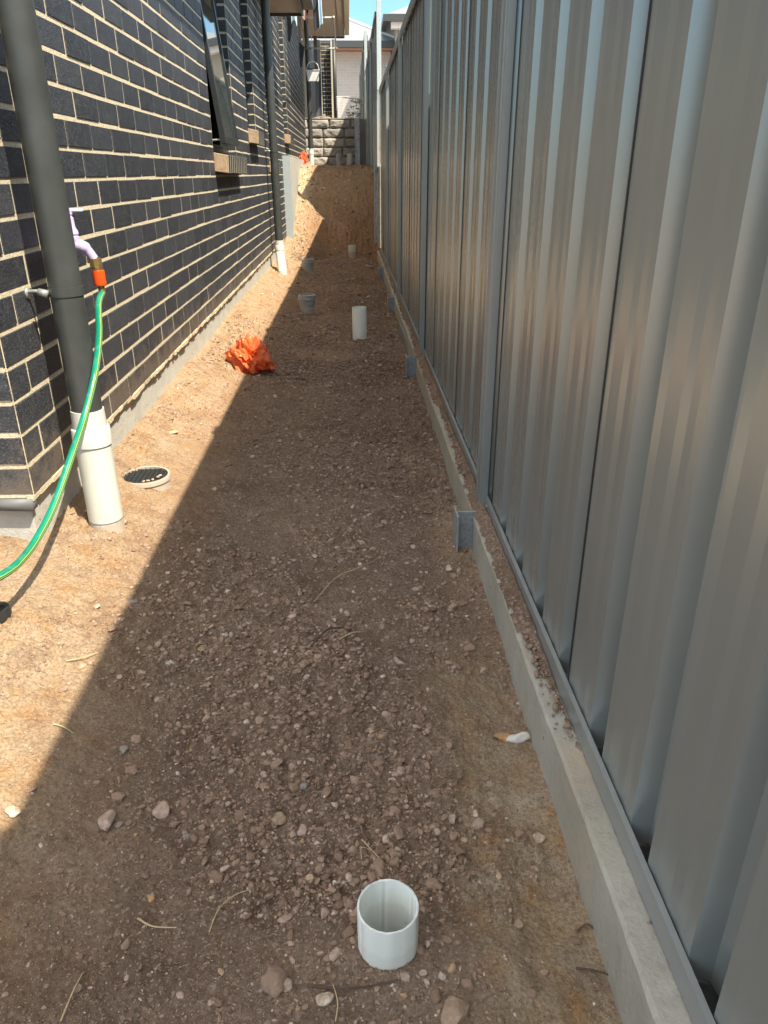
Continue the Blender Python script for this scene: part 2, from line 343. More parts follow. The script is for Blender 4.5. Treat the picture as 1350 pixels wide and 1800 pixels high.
# ------------------------------------------------------------------ gravel
def ico(sub):
    bm = bmesh.new(); bmesh.ops.create_icosphere(bm, subdivisions=sub, radius=1)
    v = np.array([p.co[:] for p in bm.verts]); f = np.array([[q.index for q in p.verts] for p in bm.faces]); bm.free(); return v, f
def stones(N, xr, yr, rmin, rmax, sub, dens, power=2.6):
    bv, bf = ico(sub); var = []
    for k in range(14):
        v = bv.copy(); d = np.ones(len(v))
        for q in range(6):
            nrm = rng.normal(size=3); nrm /= np.linalg.norm(nrm); h = rng.uniform(.55, .95)
            pr = v@nrm; v = v-np.outer(np.clip(pr-h, 0, None), nrm)
        v *= (1+.10*rng.normal(size=(len(v), 1))*(.75 if sub > 1 else 1.3)); var.append(v)
    x = rng.uniform(*xr, N*3); y = yr[0]*(yr[1]/yr[0])**rng.uniform(0, 1, N*3)
    keep = rng.uniform(0, 1, N*3) < dens(x, y); keep &= pits(x, y) > -.01; keep &= (x+.705)**2+(y-2.335)**2 > .085**2; x = x[keep][:N]; y = y[keep][:N]; n = len(x)
    r = rmin*(1-rng.uniform(0, 1, n)*(1-(rmin/rmax)**power))**(-1/power)
    z = ground_z(x, y)+clod(x, y)+r*.15
    ang = rng.uniform(0, 2*np.pi, n); til = rng.normal(0, .5, n); sc = np.stack([rng.uniform(.8, 1.35, n), rng.uniform(.65, 1.0, n), rng.uniform(.45, .8, n)], 1)
    VV = np.empty((n, len(bv), 3))
    which = rng.integers(0, 14, n)
    for k in range(14):
        m = which == k; VV[m] = var[k][None]*(sc[m]*r[m][:, None])[:, None, :]
    ct, st = np.cos(til)[:, None], np.sin(til)[:, None]
    a, b, c = VV[..., 0], VV[..., 1], VV[..., 2]; b2 = b*ct-c*st; c2 = b*st+c*ct
    ca, sa = np.cos(ang)[:, None], np.sin(ang)[:, None]
    VV = np.stack([a*ca-b2*sa+x[:, None], a*sa+b2*ca+y[:, None], c2+z[:, None]], -1)
    FF = bf[None]+(np.arange(n)*len(bv))[:, None, None]
    return VV.reshape(-1, 3), FF.reshape(-1, 3)
def dens_near(x, y):
    d = .05+.9*sstep(.02, .14, fbm(x, y, 2.1, 3, .5, 21)) + .9*np.exp(-((y-.98+.12*x)/.12)**2)*sstep(-.5, -.2, x)*sstep(.3, .1, x)
    d = d+.5*sstep(.05, .25, x)*sstep(1.4, 1.8, y)+.3*np.exp(-((y-.68)/.1)**2-((x-.12)/.2)**2)
    d = d*(1-.75*sstep(.12, .22, x)*sstep(1.4, 1.15, y))*(1-.8*sstep(-.48, -.62, x)) 
    return d
parts = [stones(100000, (-1.1, .37), (.42, 3.4), .0009, .0030, 1, lambda x, y: (.12+dens_near(x, y)+.5*sstep(-.05, .1, fbm(x, y, 4.3, 3, .5, 33)))*(1-.35*sstep(-.5, -.6, x)), 2.2),
         stones(10500, (-1.1, .37), (.42, 3.4), .0026, .0062, 2, dens_near, 2.6),
         stones(1500, (-1.0, .37), (.42, 3.2), .0055, .0125, 2, dens_near, 3.0),
         stones(6500, (-.5, .36), (1.4, 4.6), .0040, .012, 2, clod_mask, 2.8),
         stones(5200, (-.55, .36), (3.6, 10.3), .007, .022, 1, clod_mask, 3.0),
         stones(42000, (-.82, .36), (2.8, 10.4), .0022, .011, 1, lambda x, y: .3+.9*sstep(.0, .14, fbm(x, y, 2.1, 3, .5, 21)), 2.6),
         stones(7000, (-.74, .34), (9.4, 12.8), .005, .04, 1, lambda x, y: .2+np.exp(-((y-10.25+.4*sstep(-.25, -.8, x))/.3)**2), 3.0)]
off = 0; VV = []; FF = []
for v, f in parts: VV.append(v); FF.append(f+off); off += len(v)
g = np_mesh('gravel', np.concatenate(VV), np.concatenate(FF), M['stone'], False)
tag(g, 'small stones and clods strewn over the brown soil', 'gravel', kind='stuff')

def rock(name, label, x, y, r, m, sx=1.2, sy=.9, sz=.7, seed=1, group=None, rot=0, lift=.12):
    rs = np.random.default_rng(seed); v, f = ico(3)
    for q in range(13):
        nrm = rs.normal(size=3); nrm /= np.linalg.norm(nrm); h = rs.uniform(.52, .9); pr = v@nrm; v = v-np.outer(np.clip(pr-h, 0, None), nrm)
    fn = fbm(v[:, 0]*1.0+v[:, 2]*.8+seed, v[:, 1]-v[:, 2]*.6, 2.2, 4, .6, seed); v = v*(1+.55*fn[:, None])*(1+.012*rs.normal(size=(len(v), 1))); v = v*np.array([sx, sy, sz])*r
    c, s = math.cos(rot), math.sin(rot); v = np.stack([v[:, 0]*c-v[:, 1]*s, v[:, 0]*s+v[:, 1]*c, v[:, 2]], 1)
    o = np_mesh(name, v, f, m); o.location = (x, y, gz(x, y)+r*lift); tag(o, label, 'stone', group); return o
def stone_mat(n, c, d=None):
    t = NT(n); cc = t.mix(t.ramp(t.noise(40, 7, .75), [(.4, .7), (.62, 0)]), t.ramp(t.noise(90, 6, .7), [(.3, d or tuple(x*.6 for x in c)), (.6, c)]), (.33, .235, .18)); t.color(cc); t.set(Roughness=.9); t.bump(t.noise(180, 5), .7, .004); return t.m
M['tan_stone'] = stone_mat('tan_stone', (.46, .33, .22)); M['pink_stone'] = stone_mat('pink_stone', (.58, .43, .36)); M['pale_stone'] = stone_mat('pale_stone', (.74, .66, .55), (.52, .34, .17))
M['brown_stone'] = stone_mat('brown_stone', (.33, .225, .16)); M['ochre_stone'] = stone_mat('ochre_stone', (.62, .34, .11)); M['blue_stone'] = stone_mat('slate_stone', (.33, .315, .30))
def on_ground(px, py):                # where a pixel of the photograph meets the soil
    r = RM @ _d(px, py); t = np.arange(.4, 16, .004); h = r.z*t-ground_z(r.x*t, r.y*t); k = int(np.argmax(h < 0)); t = t[k]
    return r.x*t, r.y*t
ROCKS = [('large tan stone half buried in the soil at the front, near the cut white pipe', 800, 1785, .030, 'tan_stone', 1.3, .8),
 ('pinkish round stone lying between the cut white pipe and the sleepers', 838, 1450, .0165, 'pink_stone', 1.1, .95),
 ('pale white and ochre stone below the nearest galvanised post', 788, 1002, .020, 'pale_stone', .9, .9),
 ('flat pale pink stone with dark grit above the cut white pipe', 795, 1440, .014, 'pink_stone', .8, 1.2),
 ('small white chalky stone up and right of the cut white pipe', 798, 1533, .009, 'pale_stone', 1, 1),
 ('rounded pale brown stone in the pebble cluster at the front', 532, 1462, .015, 'pink_stone', 1.1, .8),
 ('rounded dark brown stone topping the pebble cluster', 492, 1440, .020, 'tan_stone', 1.1, 1),
 ('large pale angular stone left of the pebble cluster', 286, 1428, .023, 'pink_stone', 1.1, .9),
 ('long lumpy pale stone at the left of the shaded soil', 190, 1445, .024, 'pink_stone', .9, 1.2),
 ('small bright ochre stone in the shaded soil at lower left', 265, 1581, .010, 'ochre_stone', 1, 1),
 ('dark slate pebble in the shaded soil at left', 218, 1320, .013, 'blue_stone', 1, 1),
 ('oval slate pebble in the middle of the pebble cluster', 535, 1382, .012, 'blue_stone', 1.3, .8),
 ('oval pale stone lying on the sunlit soil at the left edge', 22, 1430, .015, 'pale_stone', 1, 1.3),
 ('sunlit tan stone beside a dry stem left of the shadow', 144, 1172, .014, 'tan_stone', 1, 1),
 ('grey stone right at the edge of the sunlit soil', 234, 1060, .015, 'blue_stone', 1.2, .8),
 ('pink cube-like stone in the front soil left of the cut white pipe', 506, 1737, .014, 'pink_stone', 1, 1),
 ('tall white and pink stone at the very front, left of centre', 572, 1757, .015, 'pale_stone', .8, 1.1),
 ('white oval stone in the front soil', 433, 1612, .011, 'pale_stone', 1, .8),
 ('brown clod stone at the very front left of the cut white pipe', 478, 1728, .026, 'brown_stone', 1.2, 1),
 ('rounded brown clod between the pebble cluster and the cut pipe', 693, 1520, .016, 'brown_stone', 1, 1),
 ('rounded brown stone resting against the pale sand strip', 912, 1626, .013, 'tan_stone', .9, .9),
 ('flat pale stone lying on the ochre sand by the sleepers', 948, 1475, .017, 'pale_stone', 1.1, .8),
 ('dark rounded clod on the ochre sand by the sleepers', 915, 1468, .015, 'brown_stone', 1, 1),
 ('large brown clod lying beside the middle of the front sleeper', 826, 1142, .022, 'brown_stone', 1.2, 1),
 ('brown rounded stone on the path near the front sleeper', 795, 1068, .022, 'tan_stone', 1.2, .9),
 ('small salmon coloured stone on the middle of the path', 610, 1080, .015, 'pink_stone', 1, 1),
 ('small white pebble on the middle of the path', 588, 1090, .009, 'pale_stone', 1, 1),
 ('pale bent stone in the shaded soil below the path middle', 700, 1165, .016, 'pink_stone', 1.4, .7),
 ('sunlit flat stone between the slab and the orange bag', 305, 762, .022, 'pale_stone', 1.2, .8),
 ('small brown stone beside the foot of the nearest white downpipe', 218, 917, .016, 'tan_stone', 1.5, .8)]
for i, (lb, px, py, r, m, sx, sy) in enumerate(ROCKS):
    x, y = on_ground(px, py); rock('stone', lb, x, y, r*.8, M[m], sx, sy, .75, 100+i, 'larger stones lying on the soil', random.uniform(0, 3))
x, y = on_ground(918, 1301)
o = rock('plaster_lump', 'white crumpled lump of plaster lying against the foot of the front sleeper', x-.005, y, .020, M['plaster'], 1.5, .8, .75, 23, None, .2); o['category'] = 'rubble'
x, y = on_ground(884, 1298)
rock('stone', 'bright orange flat stone beside the white lump of plaster', x, y, .017, M['ochre_stone'], 1.3, .8, .5, 9, 'larger stones lying on the soil', 0, .1)

def stem(label, pts, r=.0012, m='straw', name='dry_stem'):
    P = []
    for px, py, h in pts:
        x, y = on_ground(px, py); P.append((x, y, float(ground_z(x, y)+clod(x, y))+h))
    mb = MB(); P = spline(P, 8); mb.tube(P, [r*(1-.5*i/len(P)) for i in range(len(P))], 6)
    tag(mb.build(name, M[m], smooth=True), label, 'plant debris', 'dry stems and twigs on the soil')
stem('thin bent dry stem beside the pebble cluster', [(368, 1640, .004), (385, 1608, .008), (410, 1580, .008), (440, 1568, .004)])
stem('curved pale stem lying in the shaded front soil', [(243, 1620, .006), (270, 1634, .007), (312, 1637, .005)], .0018)
stem('long straight straw at the front left', [(108, 1800, .005), (130, 1755, .01), (148, 1715, .004)], .0014)
stem('kinked yellow straw just above the cut white pipe', [(636, 1482, .01), (655, 1500, .006), (672, 1520, .006)], .0014)
stem('short level straw meeting the kinked one above the cut pipe', [(636, 1514, .004), (636, 1502, .012), (655, 1503, .008)], .0010)
stem('long pale grass stem across the middle of the path', [(552, 1058, .004), (590, 1022, .012), (630, 1005, .015), (672, 978, .006)], .0014)
stem('thin straw on the sunlit soil at left', [(118, 1167, .004), (145, 1160, .008), (172, 1154, .005)], .0014)
stem('dark curved twig near the middle of the path', [(546, 1138, .004), (575, 1118, .012), (603, 1108, .006)], .0035, 'twig', 'twig')
stem('pale short stem next to the dark curved twig', [(596, 1128, .006), (620, 1122, .01), (640, 1116, .006)], .0018)
stem('long dark twig lying just in front of the cut white pipe', [(540, 1739, .006), (600, 1742, .008), (640, 1742, .006), (700, 1730, .006)], .0022, 'twig', 'twig')
stem('thin grey twig on the ochre sand at the front', [(1012, 1706, .004), (1050, 1716, .010), (1080, 1722, .005)], .0022, 'twig', 'twig')
stem('small curved black twig on the sand beside the front sleeper', [(1014, 1640, .004), (1030, 1634, .010), (1044, 1640, .005)], .0022, 'twig', 'twig')
stem('level pale straw at the left of the shaded soil edge', [(96, 1278, .004), (112, 1283, .008), (130, 1291, .004)], .0014)
stem('upright pair of straws at the very front', [(590, 1800, .004), (594, 1770, .01), (586, 1740, .01)], .0012)

# ------------------------------------------------------------------ brick work
CH, BL, JT, Z0 = .0815, .2297, .0088, -.344-5*.0815     # course height, brick pitch, joint, foot of the bricks
def minus(rects, o):
    out = []
    for (a, b, c, d) in rects:
        if o[1] <= a or o[0] >= b or o[3] <= c or o[2] >= d: out.append((a, b, c, d)); continue
        if o[0] > a: out.append((a, o[0], c, d))
        if o[1] < b: out.append((o[1], b, c, d))
        m0, m1 = max(a, o[0]), min(b, o[1])
        if o[2] > c: out.append((m0, m1, c, o[2]))
        if o[3] < d: out.append((m0, m1, o[3], d))
    return out
def brickwork(bk, mo, P, N, u0, u1, z1, openings=(), z0=Z0, phase=0.0, ch=CH, bl=BL):
    """P(u) -> (x, y) on the face; N = outward normal (x, y)"""
    nrow = int(math.ceil((z1-z0)/ch))
    for r in range(nrow):
        za, zb = z0+r*ch+JT, min(z0+(r+1)*ch, z1)
        if zb-za < .02: continue
        s = u0+phase+(0 if r % 2 == 0 else bl/2)-bl*math.ceil((phase+bl)/bl)
        while s < u1:
            a, b = max(s, u0-.0), min(s+bl-JT*.75, u1); s += bl
            if b-a < .012: continue
            rects = [(a, b, za, zb)]
            for o in openings: rects = minus(rects, o)
            for (a1, b1, c1, d1) in rects:
                if b1-a1 < .012 or d1-c1 < .015: continue
                j = random.uniform(-.0012, .0016); e = .0035; t = [random.uniform(-.0012, .0012) for _ in range(4)]
                vs = []
                for dep, ins in ((-.007, 0), (.0006, e)):
                    for k, (u, z) in enumerate(((a1+ins, c1+ins), (b1-ins, c1+ins), (b1-ins, d1-ins), (a1+ins, d1-ins))):
                        x, y = P(u+t[k]*.6); q = dep+j+(t[k]*.5 if dep == 0 else 0); vs.append((x+N[0]*q, y+N[1]*q, z+t[(k+1) % 4]*.8))
                bk.add(vs, [(4, 5, 6, 7), (0, 1, 5, 4), (1, 2, 6, 5), (2, 3, 7, 6), (3, 0, 4, 7)])
    us = sorted({u0, u1, *[min(max(v, u0), u1) for o in openings for v in o[:2]]}); zs = sorted({z0, z1, *[min(max(v, z0), z1) for o in openings for v in o[2:]]})
    for i in range(len(us)-1):
        for k in range(len(zs)-1):
            um, zm = (us[i]+us[i+1])/2, (zs[k]+zs[k+1])/2
            if any(o[0] < um < o[1] and o[2] < zm < o[3] for o in openings): continue
            a = P(us[i]); b = P(us[i+1]); q = -.0018
            mo.quad((a[0]+N[0]*q, a[1]+N[1]*q, zs[k]), (b[0]+N[0]*q, b[1]+N[1]*q, zs[k]), (b[0]+N[0]*q, b[1]+N[1]*q, zs[k+1]), (a[0]+N[0]*q, a[1]+N[1]*q, zs[k+1]))
W = -.82; YC = 1.766; YE = 16.15; STEP = 9.75
house = thing('brick_house', 'long dark brick house with cream mortar lining the left of the passage', 'house', (W, YC, -1.0))
WIN = [(5.04, 6.05, .125, 1.33), (6.88, 7.45, .345, 1.33), (8.55, 9.05, .125, 1.33), (10.72, 11.42, .47, 2.1)]
bk, mo = MB(), MB()
brickwork(bk, mo, lambda u: (W, u), (1, 0), YC, YE, 2.75, [(a, b, c-.10, d) for a, b, c, d in WIN] + [(YC, STEP, 1.585, 3)], phase=0)
brickwork(bk, mo, lambda u: (W-u, YC), (0, -1), 0, 3.2, 1.585, [], phase=0)
for a, b, c, d in WIN:
    brickwork(bk, mo, lambda u, b=b: (W-u, b), (0, -1), 0, .11, d, [], z0=Z0+CH*math.floor((c-.1-Z0)/CH), phase=0)
    brickwork(bk, mo, lambda u, a=a: (W-.11+u, a), (0, 1), 0, .11, d, [], z0=Z0+CH*math.floor((c-.1-Z0)/CH), phase=0)
wl = bk.build('wall', M['brick'], house); mo.build('mortar', M['mortar'], wl)
# ragged mortar bed along the foot of the bricks
mb = MB(); y = YC
while y < STEP:
    d = random.uniform(.02, .08); h = random.uniform(.004, .013); p = random.uniform(-.004, .006)
    mb.add([(W-.02, y, Z0-h), (W+p, y, Z0-h), (W+p+.001, y, Z0+.007), (W-.02, y, Z0+.007), (W-.02, y+d, Z0-h), (W+p, y+d, Z0-h*.8), (W+p, y+d, Z0+.007), (W-.02, y+d, Z0+.007)],
           [(0, 1, 2, 3), (7, 6, 5, 4), (0, 4, 5, 1), (1, 5, 6, 2), (2, 6, 7, 3)]); y += d
mb.build('mortar_bed', M['mortar'], wl)
sb = MB(); sb.box(-3.9, W-.022, YC+.016, STEP+.5, -1.5, Z0-.003)                              # slab edge set back under the bricks
sb.build('slab', M['slab'], house, bevel=.004)
sb = MB(); sb.box(-3.8, W+.085, STEP+.45, YE, -1.4, .195); sb.build('upper_slab', M['slab'], house, bevel=.004)
sb = MB(); sb.box(W-.03, W+.09, STEP+.436, STEP+.448, -1.2, .20); sb.build('slab_end_sheet', M['pale_steel'], house)
fl = MB(); n = 24
for i in range(n):                                                                             # sagging damp course strip round the corner
    x0, x1 = W-.006-3.0*i/n, W-.006-3.0*(i+1)/n; z0 = Z0-.032+.004*math.sin(i*1.7); z1 = Z0-.032+.004*math.sin((i+1)*1.7)
    fl.add([(x0, YC-.012, z0), (x1, YC-.012, z1), (x1, YC-.006, Z0-.002), (x0, YC-.006, Z0-.002), (x0, YC+.02, z0), (x1, YC+.02, z1), (x1, YC+.02, Z0-.002), (x0, YC+.02, Z0-.002)], [(0, 3, 2, 1), (3, 7, 6, 2), (0, 1, 5, 4), (0, 4, 7, 3), (1, 2, 6, 5)])
fl.build('flashing', M['membrane'], house, True)
# inner leaf so that no light passes
iw = MB(); iw.box(-3.9, W-.16, YC+.05, STEP, Z0, 1.55); iw.box(-3.9, W-.16, STEP, YE-.02, .2, 2.7)
iw.build('inner_wall', M['void'], house)
rv = MB(); rv.box(-3.9, W-.03, YE-.03, YE-.01, -.5, 2.75); rv.build('end_wall', M['brick'], house)
def soldier_sill(a, b, zt, m=M['brick']):
    r = MB(); n = max(3, int((b-a+.02)/.0815)); st = (b-a+.02)/n; h = .10
    for i in range(1, n):
        y0 = a-.01+i*st+.009; y1 = y0+st-.018
        r.add([(W-.10, y0, zt-h), (W+.072, y0, zt-h-.022), (W+.072, y1, zt-h-.022), (W-.10, y1, zt-h), (W-.10, y0, zt+.01), (W+.078, y0, zt-.022), (W+.078, y1, zt-.022), (W-.10, y1, zt+.01)],
              [(0, 3, 2, 1), (4, 5, 6, 7), (0, 1, 5, 4), (1, 2, 6, 5), (2, 3, 7, 6), (3, 0, 4, 7)])
    s = r.build('sill', m, house, bevel=.003)
    r = MB(); r.add([(W-.10, a, zt-h+.001), (W+.0712, a, zt-h-.0215), (W+.0712, b+.005, zt-h-.0215), (W-.10, b+.005, zt-h+.001), (W-.10, a, zt+.002), (W+.0765, a, zt-.0235), (W+.0765, b+.005, zt-.0235), (W-.10, b+.005, zt+.002)],
              [(0, 3, 2, 1), (4, 5, 6, 7), (0, 1, 5, 4), (1, 2, 6, 5), (2, 3, 7, 6), (3, 0, 4, 7)])
    r.build('sill_mortar', M['mortar'], s)
    r = MB(); y0 = a-.01; y1 = a-.01+st-.004
    r.add([(W-.10, y0, zt-h), (W+.072, y0, zt-h-.022), (W+.072, y1, zt-h-.022), (W-.10, y1, zt-h), (W-.10, y0, zt+.01), (W+.078, y0, zt-.022), (W+.078, y1, zt-.022), (W-.10, y1, zt+.01)],
              [(0, 3, 2, 1), (4, 5, 6, 7), (0, 1, 5, 4), (1, 2, 6, 5), (2, 3, 7, 6), (3, 0, 4, 7)])
    o = r.build('sill_end', M['sill_end'], s, bevel=.003)
def frame_rect(mb, x, y0, y1, z0, z1, t, d):
    mb.box(x-d, x, y0, y1, z0, z0+t); mb.box(x-d, x, y0, y1, z1-t, z1); mb.box(x-d, x, y0, y0+t, z0+t, z1-t); mb.box(x-d, x, y1-t, y1, z0+t, z1-t)
for i, (a, b, c, d) in enumerate(WIN):
    soldier_sill(a, b, c)
    wn = MB(); frame_rect(wn, W-.055, a, b, c+.004, d, .045, .05)
    if i == 0: wn.box(W-.104, W-.054, a+.63, a+.665, c+.049, d-.045)
    wf = wn.build('window', M['alu'], house, bevel=.002)
    g = MB()
    if i == 0:
        g.box(W-.098, W-.09, a+.665, b-.045, c+.049, d-.045); g.build('pane', M['glass'], wf)
        # awning sash hinged at the head, pushed open at the foot
        za, zb = c+.045, 1.29; xb, xt = W+.062, W-.062; y0, y1 = a+.035, a+.66
        def pt(u, v, w):      # u across, v up, w out of the glass
            x = xb+(xt-xb)*v; z = za+(zb-za)*v; return (x+w*.99, y0+(y1-y0)*u, z+w*.1)
        def slab4(mb, u0, u1, v0, v1, w0, w1):
            vs = [pt(u, v, ww) for ww in (w0, w1) for (u, v) in ((u0, v0), (u1, v0), (u1, v1), (u0, v1))]
            mb.add(vs, [(0, 3, 2, 1), (4, 5, 6, 7), (0, 1, 5, 4), (1, 2, 6, 5), (2, 3, 7, 6), (3, 0, 4, 7)])
        s = MB(); slab4(s, 0, 1, 0, .035, -.02, .012); slab4(s, 0, 1, .965, 1, -.02, .012); slab4(s, 0, .06, .035, .965, -.02, .012); slab4(s, .94, 1, .035, .965, -.02, .012)
        so_ = s.build('sash', M['alu'], wf, bevel=.0015)
        s = MB(); slab4(s, .06, .94, .035, .965, -.004, .003); s.build('pane', M['glass'], so_)
        s = MB(); s.tube([pt(.03, .02, -.01), (W-.07, y0+.02, za+.01)], .006, 6); s.build('stay', M['galv'], so_)
        g = MB(); g.box(W-.106, W-.1, a+.045, a+.63, c+.05, d-.045); g.build('fly_screen', M['void'], wf)
    else:
        g.box(W-.098, W-.09, a+.045, b-.045, c+.049, d-.045); g.build('pane', M['glass'], wf)
# lower eave, its gutter and roof
ev = MB(); ev.box(-3.3, -.475, YC-.45, 9.62, 1.588, 1.60); e = ev.build('soffit', M['soffit'], house)
ev = MB(); ev.box(-.475, -.455, YC-.47, 9.64, 1.56, 1.76); ev.box(-3.3, -.475, 9.622, 9.64, 1.56, 1.76); ev.build('fascia', M['gutter'], e)
def gutter(mb, x0, x1, ya, yb, z0, z1):
    mb.box(x0, x1, ya, yb, z0, z0+.004); mb.box(x1-.004, x1, ya, yb, z0+.004, z1); mb.box(x1-.012, x1+.004, ya, yb, z1, z1+.012); mb.box(x0, x0+.004, ya, yb, z0+.004, z1)
    mb.box(x0+.004, x1-.004, ya, ya+.004, z0+.004, z1); mb.box(x0+.004, x1-.004, yb-.004, yb, z0+.004, z1)
gt = MB(); gutter(gt, -.453, -.345, YC-.47, 9.64, 1.62, 1.72); gt.build('gutter', M['gutter'], house)
rf = MB(); rf.add([(-.42, YC-.5, 1.765), (-.42, 9.64, 1.765), (-4.2, 9.64, 3.2), (-4.2, YC-.5, 3.2), (-.42, YC-.5, 1.80), (-.42, 9.64, 1.80), (-4.2, 9.64, 3.24), (-4.2, YC-.5, 3.24)],
        [(3, 2, 1, 0), (4, 5, 6, 7), (0, 1, 5, 4), (1, 2, 6, 5), (2, 3, 7, 6), (3, 0, 4, 7)]); rf.build('roof', M['roof_dark'], house)
# wall light bracket
# upper eave
ev = MB(); ev.box(-3.9, -.165, 11.6, 18.9, 2.69, 2.70); ev.box(-.155, -.045, 11.6, 18.9, 2.69, 2.70); e = ev.build('upper_soffit', M['soffit'], house)
ev = MB(); ev.box(-.165, -.155, 11.6, 18.9, 2.675, 2.69); ev.box(-.045, -.025, 11.6, 18.9, 2.66, 2.84); ev.box(-3.9, -.045, 18.9, 18.92, 2.66, 2.84); ev.box(-3.9, -.045, 11.58, 11.6, 2.66, 2.84); ev.build('upper_fascia', M['gutter'], e)
gt = MB(); gutter(gt, -.022, .075, 11.6, 18.92, 2.72, 2.83); gt.build('upper_gutter', M['gutter_pale'], house)
rf = MB(); rf.add([(.0, 11.5, 2.845), (.0, 18.95, 2.845), (-3.9, 18.95, 4.2), (-3.9, 11.5, 4.2), (.0, 11.5, 2.88), (.0, 18.95, 2.88), (-3.9, 18.95, 4.24), (-3.9, 11.5, 4.24)],
        [(3, 2, 1, 0), (4, 5, 6, 7), (0, 1, 5, 4), (1, 2, 6, 5), (2, 3, 7, 6), (3, 0, 4, 7)]); rf.build('upper_roof', M['roof_dark'], house)

# ------------------------------------------------------------------ downpipes
def downpipe(label, x, y, ztop, zsock, zb, rd=.039, rw=.046, lean=0.0, clips=(), sock=True):
    t = thing('downpipe', label, 'downpipe', (x, y, zb), 'charcoal downpipes running into white plastic pipe')
    m = MB(); m.lathe([(0, ztop), (rd, ztop), (rd, zsock-.03), (rd-.003, zsock-.03)], x, y, 32); m.build('pipe', M['dark_pipe'], t, True, auto=40)
    m = MB(); m.lathe([(rd-.001, zsock-.05), (rd-.001, zsock), (rd+.0035, zsock), (rd+.005, zsock-.048), (rw+.002, zsock-.050), (rw+.0035, zsock-.053), (rw+.0040, zsock-.098), (rw-.001, zsock-.098)], x, y, 40)
    m.build('socket', M['pvc'], t, True, auto=35)
    m = MB(); L = zb-.09; H = zsock-.1
    for k in range(1): 
        pr = [(rw, L), (rw, L+.1), (rw, H)]
    b = len(m.v); n = 40
    for r_, z in pr:
        for k in range(n):
            q = 2*math.pi*k/n; s = lean*(H-z); m.v.append((x+s*.25+r_*math.cos(q), y-s+r_*math.sin(q), z))
    for j in range(2):
        for k in range(n): k2 = (k+1) % n; m.f.append((b+j*n+k, b+j*n+k2, b+(j+1)*n+k2, b+(j+1)*n+k))
    m.build('base_pipe', M['pvc'], t, True)
    m = MB(); zz = zb+.03; s = lean*(H-zz); m.lathe([(rw+.0006, zz-.0015), (rw+.0012, zz), (rw+.0006, zz+.0015)], x+s*.25, y-s, 40); m.build('pen_line', M['bluegrey'], t, True)
    for cz in clips:
        m = MB(); m.lathe([(rd+.0005, cz-.011), (rd+.0025, cz-.011), (rd+.0025, cz+.011), (rd+.0005, cz+.011)], x, y, 32)
        c = m.build('clip', M['galv'] if False else M['dark_pipe'], t, True, auto=35)
        m = MB(); m.tube([(W-.002, y-.004, cz), (x-rd-.012, y-.012, cz+.001)], .0048, 8); m.tube([(x-rd-.018, y-.028, cz+.002), (x-rd+.006, y-.030, cz-.004)], [.009, .010], 8); m.tube([(W+.001, y-.004, cz-.004), (W+.006, y-.004, cz-.004)], .015, 8)
        m.build('clip_arm', M['trim'], c, True)
    return t
PX0, PY0 = -.722, 1.965
downpipe('nearest downpipe, charcoal above a tall white base pipe by the house corner', PX0, PY0, 1.61, -.578, -.93, .040, .0475, .03, (-.268, 1.1))
t = downpipe('middle downpipe standing between the windows, its white base leaning', -.735, 8.15, 1.6, -.63, -.95, .040, .046, .55, (.2,))
downpipe('farthest downpipe at the end of the brick wall behind the orange bag', -.70, 15.6, 2.68, .42, .1, .040, .046, .0, ())

# ------------------------------------------------------------------ tap and hose
TX, TY, TZ = W, 2.19, -.175
tap = thing('garden_tap', 'lilac plastic garden tap on the dark brick wall beside the nearest downpipe', 'tap', (TX, TY, TZ))
m = MB(); m.tube([(W-.01, TY, TZ), (W+.03, TY, TZ)], [.013, .013], 14); m.tube([(W+.003, TY, TZ), (W+.010, TY, TZ)], .026, 20)
m.tube(spline([(W+.03, TY, TZ), (W+.062, TY, TZ-.001), (W+.088, TY+.004, TZ-.012), (W+.104, TY+.010, TZ-.040)], 6), [.0175]*7+[.0165]*6+[.013]*6, 14)
m.lathe([(0, TZ), (.0175, TZ), (.0185, TZ+.008), (.0185, TZ+.019), (.0165, TZ+.021), (.0165, TZ+.024), (.0185, TZ+.026), (.0175, TZ+.034), (.0125, TZ+.044), (.0115, TZ+.068), (.0088, TZ+.070), (.0088, TZ+.074), (.0105, TZ+.076), (.0100, TZ+.092), (0, TZ+.093)], W+.058, TY, 24)
m.build('body', M['lilac'], tap, True, auto=40)
m = MB(); m.tube([(W+.024, TY-.012, TZ+.086), (W+.058, TY, TZ+.087), (W+.094, TY+.012, TZ+.086)], [.0052, .0058, .0050], 10); m.build('handle', M['lilac_pale'], tap, True)
hx, hy, hz = W+.107, TY+.011, TZ-.043
hose = thing('garden_hose', 'green garden hose with a yellow stripe hanging from the lilac tap', 'hose', (hx, hy, hz-.1))
m = MB(); m.lathe([(.011, hz+.006), (.0175, hz+.004), (.0175, hz-.018), (.0150, hz-.020), (.011, hz-.020)], hx, hy, 8); m.lathe([(.012, hz-.019), (.0155, hz-.021), (.0155, hz-.027), (.012, hz-.028)], hx+.001, hy, 20); m.build('brass_nut', M['brass'], hose)
m = MB(); m.lathe([(.012, hz-.026), (.0165, hz-.028), (.0175, hz-.040), (.0165, hz-.052), (.0180, hz-.062), (.0165, hz-.068), (.009, hz-.069)], hx+.003, hy, 20); m.build('orange_connector', M['orange'], hose, True, auto=35)
m = MB(); m.lathe([(.008, hz-.066), (.0095, hz-.070), (.0085, hz-.074), (.0095, hz-.079), (.0088, hz-.092), (.007, hz-.093)], hx+.005, hy, 18); m.build('brass_tail', M['brass'], hose, True, auto=35)
def atY(px, py, y):
    r = RM @ _d(px, py); t = y/r.y; return (r.x*t, y, r.z*t)
